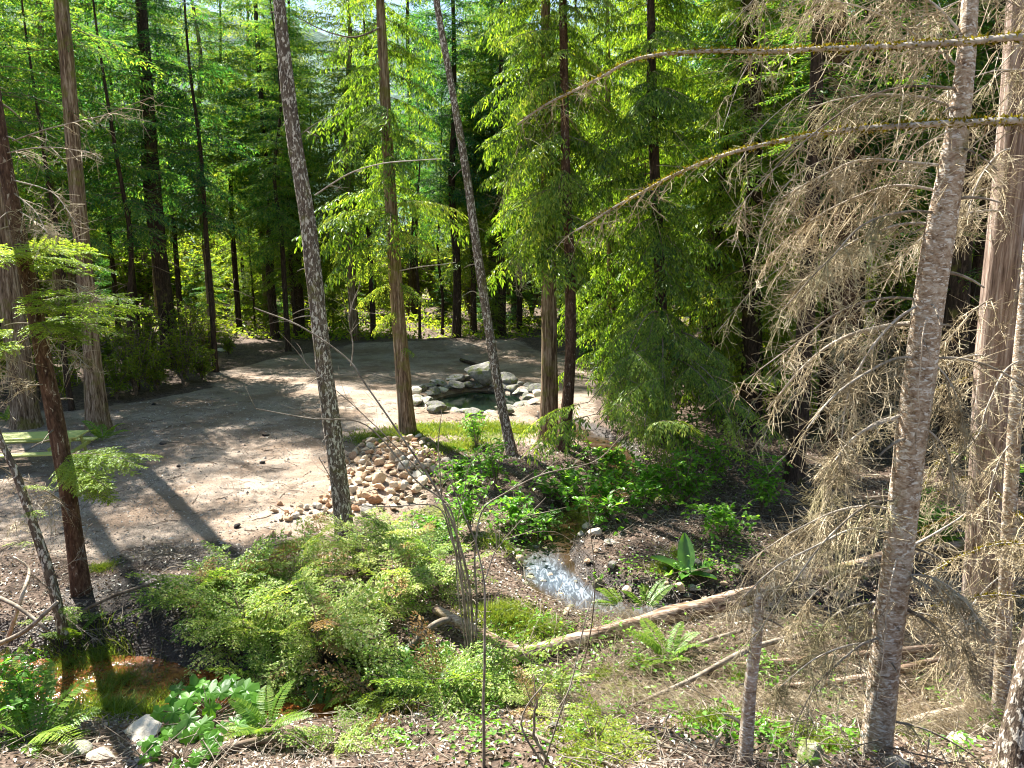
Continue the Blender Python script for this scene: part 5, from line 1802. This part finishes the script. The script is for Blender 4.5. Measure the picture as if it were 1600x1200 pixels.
# low cedar sprays on the straight cedar
for (px, py, dx, dy_, dz, s) in [(628, 385, -1, -.4, .1, .9), (620, 400, -.8, -.6, -.2, .75), (618, 440, -.9, -.5, -.3, .6), (622, 440, .9, -.5, -.3, .55), (615, 330, -1, -.2, .1, .9), (612, 320, 1, -.4, .15, 1.0), (612, 360, .8, -.6, -.1, .9), (626, 540, .6, -.5, -.1, .3), (626, 480, -.9, -.5, -.5, .5)]:
    live_bough(tB, bB, W(px, py, bB[1]), (dx, dy_, dz), s, T_CEDAR, M_CEDAR, r7)

# drooping boughs of the leafy cedar over the creek bank
for i in range(20):
    px, py = r7.uniform(920, 1150), r7.uniform(540, 690)
    d = (r7.normal(-.3, .6), -abs(r7.normal(.6, .3)), r7.normal(-.15, .15))
    p = W(px, py, r7.uniform(14.8, 18.5))
    if p[2] < 0.5: continue
    zq = p[2] + .5
    q0_ = np.array([*trunk_at(TRUNK_OF[tR0.as_pointer()])(zq), zq])
    u_ = np.linspace(0, 1, 7)[:, None]
    pl_ = q0_ + (p - q0_) * u_ + np.array([0, 0, .35]) * np.sin(PI * u_)
    V, Q = tubes(pl_[None], (.028 - .018 * u_[:, 0])[None], 5)
    mb = MB(); mb.add(V, Q=Q)
    obj('limb', mb.mesh('limb', M_STEM, True, np.array(tR0.location)), tR0)
    for f_ in (.35, .55, .75):
        pk = q0_ + (p - q0_) * f_ + np.array([0, 0, .35]) * math.sin(PI * f_)
        live_bough(tR0, np.array(tR0.location), pk, (p[0] - q0_[0] + r7.normal(0, 1.2), p[1] - q0_[1] + r7.normal(0, .6), -.5), r7.uniform(.35, .6), T_CEDAR, M_CEDAR, r7)
    live_bough(tR0, np.array(tR0.location), p, d, r7.uniform(.5, .85), T_CEDAR, M_CEDAR if i % 3 else M_HEM, r7)


# yew / young hemlock bushes, bottom centre
def yew_bush(px, py, nb, size, label, seed, name='yew_bush', h=0.5, spread=2 * PI, az0=0, tm=T_YEW, mat=M_YEW, stem=True):
    g = Gp(px, py)
    rg = np.random.default_rng(seed)
    t = thing(name, label, 'bush', g)
    mb = MB()
    ns = 5
    u = np.linspace(0, 1, 6)
    az = az0 + rg.uniform(0, spread, ns)
    P = np.stack([np.cos(az)[:, None] * 0.35 * h * u, np.sin(az)[:, None] * .35 * h * u, (h * rg.uniform(.7, 1.2, ns))[:, None] * u - .05], -1)
    V, Q = tubes(P, (0.012 * (1 - .7 * u))[None].repeat(ns, 0), 5)
    sm = MB(); sm.add(V, Q=Q)
    obj('stem', sm.mesh('stem', M_STEM), t, kind='stuff')
    for i in range(nb):
        j = rg.integers(ns); f = rg.uniform(.2, 1)
        p = np.array([np.interp(f, u, P[j, :, k]) for k in range(3)])
        a = az0 + rg.uniform(0, spread)
        pit = rg.uniform(-0.15, 0.65)
        d = (math.cos(a) * math.cos(pit), math.sin(a) * math.cos(pit), math.sin(pit))
        put_bough(mb, tm[rg.integers(len(tm))], p, d, size * rg.uniform(.4, 1.3), rg.normal(0, .35), lm=2 if rg.random() < .08 else 0)
    obj('foliage', mb.mesh('foliage', [mat, M_STEM, M_DRYFOL], False), t, kind='stuff')
    return t


for i, (px, py, nb, s, h, lab) in enumerate([
    (330, 960, 20, .8, .7, 'yellow-green yew bush at the left end of the bushes, above the rust-coloured water'),
    (400, 1010, 26, .85, .75, 'dense pale yew bush left of centre in the foreground'),
    (470, 930, 22, .8, .7, 'yellowish young conifer bush in front of the leaning tree foot'),
    (500, 1040, 26, .9, .7, 'yellow-green yew bush with long sprays in the middle of the foreground bushes'),
    (420, 1090, 20, .75, .5, 'low yew bush hanging over the bright fern'),
    (345, 1010, 9, .8, .4, 'thin yew with sprays reaching left over the rust-coloured water'),
    (560, 900, 22, .75, .8, 'reddish-stemmed young conifer right of the leaning tree foot'),
    (640, 900, 20, .7, .9, 'thin young conifer left of the bare multi-stemmed shrub'),
    (600, 960, 20, .75, .6, 'young conifer bush behind the big-leaved plant'),
    (600, 1110, 24, .75, .35, 'low spreading yew at the bottom centre in front of the big-leaved plant'),
    (690, 1100, 24, .75, .4, 'low spreading yew at the bottom right of the big-leaved plant'),
    (770, 1090, 18, .75, .35, 'low yew bush at the foot of the bare sapling'),
    (840, 1120, 8, .5, .4, 'small pale yew sprig on the litter right of the bare sapling'),
    (540, 1160, 8, .5, .2, 'tiny yew sprig at the bottom edge, centre'),
    (690, 930, 14, .6, .7, 'sparse young conifer tangled in the bare multi-stemmed shrub'),
    (370, 930, 14, .8, .5, 'yew bush behind the left foreground bushes near the gravel'),
    (930, 1170, 10, .6, .35, 'deep green small bush at the bottom edge left of the rounded grey rock'),
    (620, 850, 12, .6, .5, 'low pale conifer at the near foot of the stone heap'),
]):
    m_ = M_HEM if i in (9, 11) else (M_BRIGHT if i == 16 else M_YEW)
    yew_bush(px, py, int(nb * 1.5), s, lab, 200 + i, h=h, mat=m_)


# bare multi-stemmed shrub and bare saplings
def bare_plant(name, label, g, stems, cat='shrub', mat=M_STEM, leaves=0, seed=0, twn=6, twl=.35):
    t = thing(name, label, cat, g)
    rg = np.random.default_rng(seed)
    for (pts, Y, r0, r1) in stems:
        P = WP(pts, Y)
        if r0 > .011:
            P[0] = g + np.array([P[0][0] - g[0], 0, -0.05]) * np.array([0.3, 1, 1])
        n = max(12, int(np.sum(np.linalg.norm(np.diff(P, axis=0), axis=1)) / .1))
        c = spline(P, n)
        s = np.linspace(0, 1, n)
        c = c + np.stack([vnoise(s * 9, 1.7 * k, 0, int(rg.integers(999))) for k in range(3)], 1) * 0.02 * s[:, None]
        mb = MB()
        V, Q = tubes(c[None], (r0 * (1 - s) + r1 * s)[None], 6)
        mb.add(V, Q=Q)
        o = obj('stem', mb.mesh('stem', mat, True, g), t)
        # twigs
        si = rg.uniform(.3, 1, twn)
        p0 = np.stack([np.interp(si, s, c[:, k]) for k in range(3)], 1)
        tg = nrm(np.stack([np.interp(si, s, np.gradient(c[:, k])) for k in range(3)], 1))
        d = nrm(tg * .8 + rg.normal(0, .5, (twn, 3)))
        l = twl * rg.uniform(.4, 1.3, twn)
        u = np.linspace(0, 1, 6)
        PP = p0[:, None] + d[:, None] * (l[:, None] * u)[..., None] + rg.normal(0, .5, (twn, 1, 3)) * (l[:, None] * u ** 2 * .4)[..., None]
        V, Q = tubes(PP, (.0032 * (1 - .6 * u))[None].repeat(twn, 0), 3)
        tb_ = MB(); tb_.add(V, Q=Q)
        obj('twigs', tb_.mesh('twigs', mat, True, g), o, kind='stuff')
        if leaves:
            k = leaves
            j = rg.integers(twn, size=k); i0 = rg.integers(1, 6, size=k)
            mb = MB()
            V, T, Q = broadleaves(PP[j, i0], rg.normal(0, 1, (k, 3)) + np.array([0, 0, -.2]), np.array([0, 0, 1.]) + rg.normal(0, .4, (k, 3)), rg.uniform(.05, .1, k), rg.uniform(.03, .055, k))
            mb.add(V, T=T, Q=Q)
            obj('leaves', mb.mesh('leaves', M_BROAD, False, g), o, kind='stuff')
    return t


g1 = Gp(738, 1055)
yb = g1[1]
bare_plant('bare_shrub', 'bare multi-stemmed shrub in the centre with long twiggy branches arching left', g1, [
    ([(738, 1055), (722, 920), (706, 830), (690, 770), (684, 700), (690, 640)], (yb, yb), .020, .004),
    ([(742, 1058), (735, 930), (712, 830), (680, 760), (640, 700), (570, 600), (540, 560), (470, 510), (400, 480)], (yb, yb + .8), .019, .009),
    ([(735, 1055), (728, 960), (715, 850), (700, 790), (650, 750), (600, 690), (560, 660), (490, 655), (400, 640)], (yb, yb + .4), .015, .007),
    ([(748, 1056), (745, 940), (742, 870), (752, 800), (790, 770), (850, 740), (930, 720), (975, 680)], (yb, yb + .6), .016, .006),
    ([(730, 1056), (716, 930), (712, 860), (722, 780), (735, 730), (760, 690)], (yb, yb - .4), .012, .003),
    ([(740, 1056), (728, 920), (705, 840), (680, 790), (600, 790), (540, 780), (500, 715)], (yb, yb - .5), .013, .006),
    ([(548, 572), (552, 540), (545, 500), (552, 470), (565, 440)], (yb + .7, yb + .7), .009, .005),
    ([(660, 740), (560, 640), (500, 590), (470, 560), (468, 555)], (yb + .2, yb + .3), .008, .004),
], seed=71, twn=12, mat=M_TWIG)
g2 = Gp(756, 1200)
bare_plant('bare_sapling', 'single thin bare grey sapling in the bottom centre', g2, [
    ([(756, 1200), (756, 1080), (759, 960), (757, 900), (742, 850), (722, 800), (700, 740)], (g2[1], g2[1] + .4), .016, .004),
    ([(758, 905), (775, 860), (800, 830), (830, 800)], (g2[1] + .1, g2[1] + .2), .007, .003)], seed=72, twn=8, mat=M_TWIG, cat='sapling')
g3 = Gp(905, 1050)
bare_plant('thin_sapling', 'thin curved sapling with a few pale leaves rising in front of the white water', g3, [
    ([(905, 1055), (918, 1010), (928, 950), (930, 900), (925, 850), (915, 780), (905, 740)], (g3[1], g3[1] + .4), .012, .003),
    ([(928, 880), (900, 850), (860, 830), (800, 835)], (g3[1] + .2, g3[1] + .3), .005, .002),
    ([(928, 900), (960, 930), (1000, 950), (1040, 900), (1100, 890)], (g3[1] + .2, g3[1] + .2), .006, .002)], seed=73, leaves=14, cat='sapling')
g4 = Gp(880, 1200)
bare_plant('cut_stems', 'cluster of thin pale bare stems at the bottom centre right', g4, [
    ([(835, 1200), (836, 1150), (838, 1090)], (g4[1], g4[1]), .014, .010),
    ([(800, 1200), (815, 1130), (850, 1070)], (g4[1], g4[1] + .3), .012, .006),
    ([(850, 1195), (880, 1100), (900, 1040), (930, 900)], (g4[1], g4[1] + .4), .009, .003)], seed=74, twn=3, mat=M_TWIG, cat='stems')

# ------------------------------------------------------------------ ground cover (nobody could count it)
r8 = np.random.default_rng(123)


def scatter(n, x0, x1, y0, y1, keep=None):
    x = r8.uniform(x0, x1, n); y = np.sqrt(r8.uniform(y0 ** 2, y1 ** 2, n)) if y0 > 0 else r8.uniform(y0, y1, n)
    x = x * (y / y1) if x0 < -15 else x
    if keep is not None:
        m = keep(x, y); x, y = x[m], y[m]
    return x, y, Hf(x, y)


# leaf litter
def keep_litter(x, y):
    c = sd_poly(x, y, CLEAR)
    d = dist_poly(x, y, CREEK)
    d = np.minimum(d + .1, dist_poly(x, y, CREEK_B) - .05)
    return (c < r8.uniform(-.4, .5, len(x))) & (d > .45) & (pond_d(x, y) > 1.0)


x, y = r8.uniform(-9, 12, 100000), 3.8 + 17.7 * r8.uniform(0, 1, 100000) ** 1.4
m = keep_litter(x, y) & (np.abs(x) < 0.85 * y + 1.5)
x, y = x[m], y[m]
z = Hf(x, y)
k = len(x)
D = r8.normal(0, 1, (k, 3)); D[:, 2] *= .3
N = np.array([0, 0, 1.0]) + r8.normal(0, .45, (k, 3))
mb = MB()
V, Q = leafquads(np.stack([x, y, z + r8.uniform(0.0, .03, k)], 1), D, N, r8.uniform(.03, .085, k), r8.uniform(.02, .05, k), .25)
mb.add(V, Q=Q)
tag(obj('leaf_litter', mb.mesh('leaf_litter', M_DRYLEAF, False)), 'dry brown and pinkish fallen leaves covering the forest floor', 'leaf litter', kind='stuff')
# twigs on the floor
k = 8200
x, y = r8.uniform(-8, 9, k), 4.6 + 12 * r8.uniform(0, 1, k) ** 1.4
wgt = np.where(x > .5, 1.0, .45)
m = keep_litter(x, y) & (r8.random(k) < wgt) & (np.abs(x) < 0.85 * y)
x, y = x[m], y[m]; z = Hf(x, y); k = len(x)
az = r8.uniform(0, 2 * PI, k); l = r8.uniform(.1, .7, k) ; u = np.linspace(-.5, .5, 4)
P = np.stack([x[:, None] + np.cos(az)[:, None] * l[:, None] * u, y[:, None] + np.sin(az)[:, None] * l[:, None] * u, (z + .02)[:, None] + r8.uniform(0, .12, k)[:, None] + r8.normal(0, .25, k)[:, None] * l[:, None] * u], -1)
P += r8.normal(0, .012, P.shape)
V, Q = tubes(P, r8.uniform(.002, .0065, k)[:, None].repeat(4, 1), 3)
mb = MB(); mb.add(V, Q=Q)
tag(obj('fallen_twigs', mb.mesh('fallen_twigs', M_TWIG)), 'tangle of dead grey-brown twigs strewn over the forest floor', 'twigs', kind='stuff')
# bristly brush at lower right
k = 7600
cx = r8.normal(0, 1, k)
px = 860 + 740 * r8.uniform(0, 1, k) ** .8; py = r8.uniform(945, 1200, k)
vv = (py - 600) / FPX; uu = (px - 800) / FPX
t_ = CAMZ / (sp + vv * cp)
x, y = uu * t_, (cp - vv * sp) * t_
z = Hf(x, y)
az = r8.normal(2.6, .9, k); l = r8.uniform(.15, .6, k); u = np.linspace(0, 1, 4)
P = np.stack([x[:, None] + np.cos(az)[:, None] * l[:, None] * u, y[:, None] + np.sin(az)[:, None] * l[:, None] * u * .6, z[:, None] + (l * r8.uniform(.2, 1.1, k))[:, None] * (u - .7 * u ** 2) * 1.5], -1)
V, Q = tubes(P, (.0028 * (1 - .6 * u))[None].repeat(k, 0), 3)
mb = MB(); mb.add(V, Q=Q)
tag(obj('dead_brush', mb.mesh('dead_brush', M_DEAD)), 'wiry dead brush standing over the litter at lower right', 'brush', kind='stuff')

# low herbs and seedlings through the litter
xs_, ys_, hs_ = [], [], []
for q in range(110):
    px, py = r8.uniform(560, 1560), r8.uniform(940, 1190)
    if px > 1200 and r8.random() < .35: continue
    g = Gp(px, py); kk = int(r8.integers(18, 60)); rr = r8.uniform(.08, .3)
    xs_.append(g[0] + r8.normal(0, rr, kk)); ys_.append(g[1] + r8.normal(0, rr, kk)); hs_.append(np.abs(r8.normal(.05, .06, kk)) + .02)
for q in range(60):
    px, py = r8.uniform(560, 1200), r8.uniform(700, 930)
    g = Gp(px, py); kk = int(r8.integers(18, 60)); rr = r8.uniform(.15, .4)
    xs_.append(g[0] + r8.normal(0, rr, kk)); ys_.append(g[1] + r8.normal(0, rr, kk)); hs_.append(np.abs(r8.normal(.08, .1, kk)) + .02)
x, y, h_ = np.concatenate(xs_), np.concatenate(ys_), np.concatenate(hs_)
m = (sd_poly(x, y, CLEAR) < .2) & (dist_poly(x, y, CREEK) > .35)
x, y, h_ = x[m], y[m], h_[m]; k = len(x)
D = r8.normal(0, 1, (k, 3)); D[:, 2] = np.abs(D[:, 2]) * .3
V, T, Q = broadleaves(np.stack([x, y, Hf(x, y) + h_], 1), D, np.array([0, 0, 1.0]) + r8.normal(0, .35, (k, 3)), r8.uniform(.03, .09, k), r8.uniform(.02, .05, k))
mb = MB(); mb.add(V, T=T, Q=Q)
tag(obj('low_herbs', mb.mesh('low_herbs', M_BROAD, False)), 'small green herbs and seedlings sprouting through the litter', 'herbs', kind='stuff')
# needles, leaves and bits blown over the gravel
k = 9000
x, y = r8.uniform(-15, 3, k), 11.5 + 18 * r8.uniform(0, 1, k) ** 1.2
m = (sd_poly(x, y, CLEAR) > .1) & (fbm(x * .6, y * .6, 0, 88, 3) > -.1)
x, y = x[m], y[m]; k = len(x)
D = r8.normal(0, 1, (k, 3)); D[:, 2] *= .2
V, Q = leafquads(np.stack([x, y, Hf(x, y) + .008], 1), D, np.array([0, 0, 1.0]) + r8.normal(0, .4, (k, 3)), r8.uniform(.03, .1, k), r8.uniform(.01, .04, k))
mb = MB(); mb.add(V, Q=Q)
tag(obj('blown_leaves', mb.mesh('blown_leaves', M_DRYLEAF, False)), 'dry leaves and bits scattered thinly over the gravel clearing', 'dry leaves', kind='stuff')
k = 700
x, y = r8.uniform(-14, 3, k), 11.5 + 16 * r8.uniform(0, 1, k) ** 1.2
m = sd_poly(x, y, CLEAR) > 0
x, y = x[m], y[m]; k = len(x)
az = r8.uniform(0, 2 * PI, k); l = r8.uniform(.1, .6, k); u = np.linspace(-.5, .5, 4)
P = np.stack([x[:, None] + np.cos(az)[:, None] * l[:, None] * u, y[:, None] + np.sin(az)[:, None] * l[:, None] * u, (Hf(x, y) + .015)[:, None] + 0 * u], -1) + r8.normal(0, .01, (k, 4, 3))
V, Q = tubes(P, r8.uniform(.004, .01, k)[:, None].repeat(4, 1), 3)
mb = MB(); mb.add(V, Q=Q)
tag(obj('strewn_twigs', mb.mesh('strewn_twigs', M_STEM)), 'small broken twigs lying on the gravel clearing', 'twigs', kind='stuff')

# undergrowth under the far wood
k = 52000
y = r8.uniform(45.2, 84, k); x = r8.uniform(-0.78, 0.78, k) * y
m = fbm(x * .35, y * .35, 0, 61, 2) > -0.35
x, y = x[m], y[m]; z = Hf(x, y); k = len(x)
hh = np.abs(r8.normal(0, .35, k)) * (0.6 + 0.8 * smooth(45, 56, y))
D = r8.normal(0, 1, (k, 3)); D[:, 2] = np.abs(D[:, 2]) * .5
V, Q = leafquads(np.stack([x, y, z + hh], 1), D, np.array([0, 0, 1.0]) + r8.normal(0, .5, (k, 3)), r8.uniform(.18, .42, k), r8.uniform(.08, .2, k))
mb = MB(); mb.add(V, Q=Q)
tag(obj('undergrowth', mb.mesh('undergrowth', M_BRIGHT, False)), 'low green undergrowth covering the floor of the far wood', 'undergrowth', kind='stuff')

# gravel pebbles
k = 18000
x, y = r8.uniform(-14, 3, k), 11 + 16 * r8.uniform(0, 1, k) ** 1.3
m = (sd_poly(x, y, CLEAR) > .05) & (np.abs(x) < .8 * y)
x, y = x[m], y[m]; z = Hf(x, y); k = len(x)
oct_v = np.array([(1, 0, 0), (0, 1, 0), (-1, 0, 0), (0, -1, 0), (0, 0, .7), (0, 0, -.5)])
oct_f = np.array([(0, 1, 4), (1, 2, 4), (2, 3, 4), (3, 0, 4)])
sz = r8.uniform(.008, .03, k) * (1 + (r8.random(k) < .03) * 1.2)
V = oct_v[None] * sz[:, None, None] * r8.uniform(.6, 1.3, (k, 6, 3))
a = r8.uniform(0, 6.28, k)
V = np.stack([V[..., 0] * np.cos(a)[:, None] - V[..., 1] * np.sin(a)[:, None], V[..., 0] * np.sin(a)[:, None] + V[..., 1] * np.cos(a)[:, None], V[..., 2]], -1) + np.stack([x, y, z], 1)[:, None]
mb = MB(); mb.add(V, T=(oct_f[None] + (np.arange(k) * 6)[:, None, None]).reshape(-1, 3))
M_PEB, nt = new_mat('gravel_pebble')
ge = nt.nodes.new('ShaderNodeNewGeometry')
out(nt, principled(nt, ramp(nt, ge.outputs['Random Per Island'], [(0, (.10, .08, .07)), (.5, (.27, .23, .19)), (1, (.55, .50, .44))]), .85).outputs[0])
tag(obj('gravel', mb.mesh('gravel', M_PEB, False)), 'loose brown-grey gravel of the clearing', 'gravel', kind='stuff')


# grass patches
def grass_patch(name, label, spots, n, L, mat=M_GRASS, cat='grass', wid=.007):
    xs_, ys_ = [], []
    for (px, py, r_, w) in spots:
        g = Gp(px, py)
        kk = int(n * w)
        a = r8.uniform(0, 6.28, kk); q = r_ * np.abs(r8.normal(0, .55, kk))
        xs_.append(g[0] + np.cos(a) * q * 1.3); ys_.append(g[1] + np.sin(a) * q)
    x, y = np.concatenate(xs_), np.concatenate(ys_)
    z = Hf(x, y); k = len(x)
    d = nrm(np.stack([r8.normal(0, .45, k), r8.normal(0, .45, k), np.ones(k)], 1))
    l = L * r8.uniform(.4, 1.2, k)
    b = np.stack([x, y, z - .01], 1)
    sd = nrm(np.cross(d, r8.normal(0, 1, (k, 3)))) * wid
    bend = np.stack([r8.normal(0, .35, k), r8.normal(0, .35, k), -.1 * np.ones(k)], 1) * l[:, None]
    mid = b + d * l[:, None] * .55 + bend * .25
    tip = b + d * l[:, None] + bend
    V = np.stack([b - sd, b + sd, mid + sd * .8, mid - sd * .8, tip], 1).reshape(-1, 3)
    i = (np.arange(k) * 5)[:, None]
    mb = MB(); mb.add(V, Q=i + np.array([[0, 1, 2, 3]]), T=i + np.array([[3, 2, 4]]))
    tag(obj(name, mb.mesh(name, mat, False)), label, cat, kind='stuff')


grass_patch('horsetail_patch', 'feathery yellow-green horsetail and grass beside the rust-coloured water', [(110, 1050, .45, .8), (150, 1045, .4, .8), (190, 1075, .45, 1.1), (160, 1095, .5, 1.1), (190, 1115, .5, 1), (255, 1100, .3, .7), (240, 1120, .4, .6)], 1500, .26, wid=.0055)
grass_patch('grass', 'bright short grass around the straight cedar and the pond stones', [(640, 676, .9, 1), (590, 684, .7, .8), (700, 675, .9, .8), (770, 668, 1.0, 1), (820, 672, .7, .6), (720, 700, .8, .8), (680, 668, .6, .5)], 2600, .16, wid=.012)
grass_patch('grass', 'fresh green grass tuft by the log left of the white water', [(800, 975, .5, 1), (760, 960, .35, .5), (850, 985, .35, .5), (780, 850, .5, .5)], 2400, .16, wid=.005)
grass_patch('grass', 'small grass tufts scattered over the litter at lower right', [(940, 1060, .2, .2), (1160, 1060, .15, .2), (1110, 1130, .25, .3), (1250, 1150, .3, .4), (1300, 1170, .2, .2), (1040, 890, .3, .4), (1400, 1150, .2, .2), (460, 860, .4, .4), (160, 890, .2, .3), (1000, 1040, .2, .2), (1060, 870, .3, .3)], 2200, .15, wid=.005)


# ------------------------------------------------------------------ labels of the many: their place among their like
ORD = ['leftmost', 'second', 'third', 'fourth', 'fifth', 'sixth', 'seventh', 'eighth', 'ninth', 'tenth', 'eleventh', 'twelfth', 'thirteenth', 'fourteenth', 'fifteenth', 'sixteenth', 'seventeenth', 'eighteenth', 'nineteenth', 'twentieth']
MARKS = [(20, 'left-edge cedar'), (137, 'flared cedar'), (258, 'big dark fir'), (495, 'leaning flecked tree'), (622, 'straight cedar'), (758, 'slim leaning tree'), (878, 'close cedar pair'), (955, 'very thin cedar'), (1035, 'drooping cedar'), (1176, 'dark cedar'), (1320, 'red-brown cedar'), (1450, 'scaly grey trunk'), (1566, 'pale cedar')]
G_ = {}
for (o, x, y, noun, where) in DEFER:
    px = 800 + FPX * x / (y * cp + 5 * sp)
    if where in ('wood', 'left'):
        if px < 20: zone = 'left of the left-edge cedar'
        elif px >= 1566: zone = 'right of the pale cedar'
        else:
            q = max(i for i, m_ in enumerate(MARKS) if px >= m_[0])
            zone = f'between {MARKS[q][1]} and {MARKS[q + 1][1]}'
        row = 'front' if y < 47 else ('second' if y < 54 else ('third' if y < 64 else ('fourth' if y < 76 else 'last')))
        key = (noun, row, zone, 'wood')
    elif where == 'heap':
        row = int((y - by0) / (by1 - by0) * 7.99)
        key = (noun, ['nearest', 'second', 'third', 'fourth', 'fifth', 'sixth', 'seventh', 'farthest'][row], '', 'heap')
    elif where == 'creek':
        row = 'upstream of' if y > 12.6 else ('beside' if y > 11.3 else 'below')
        sd_ = 'left' if px < 890 else 'right'
        key = (noun, row, sd_, 'creek')
    else:
        key = (noun, '', where, 'x')
    G_.setdefault(key, []).append((px, o))
for (noun, row, zone, typ), lst in G_.items():
    lst.sort(key=lambda t: t[0])
    for i, (px, o) in enumerate(lst):
        od = ORD[i] if i < len(ORD) else f'{i + 1}th'
        od = f'{od} {noun}' + (' from left' if i else '')
        if len(lst) == 1: od = f'only {noun}'
        if typ == 'wood': lab = f'{od}, {row} row, {zone}'
        elif typ == 'heap': lab = f'{od} in the {row} row of the stone heap'
        elif typ == 'creek': lab = f'{od} {row} the white water, {zone} bank'
        elif zone == 'trail': lab = f'{od} on the gravel left of the stone heap'
        else: lab = f'{od} on the {zone} of the pond'
        o['label'] = lab
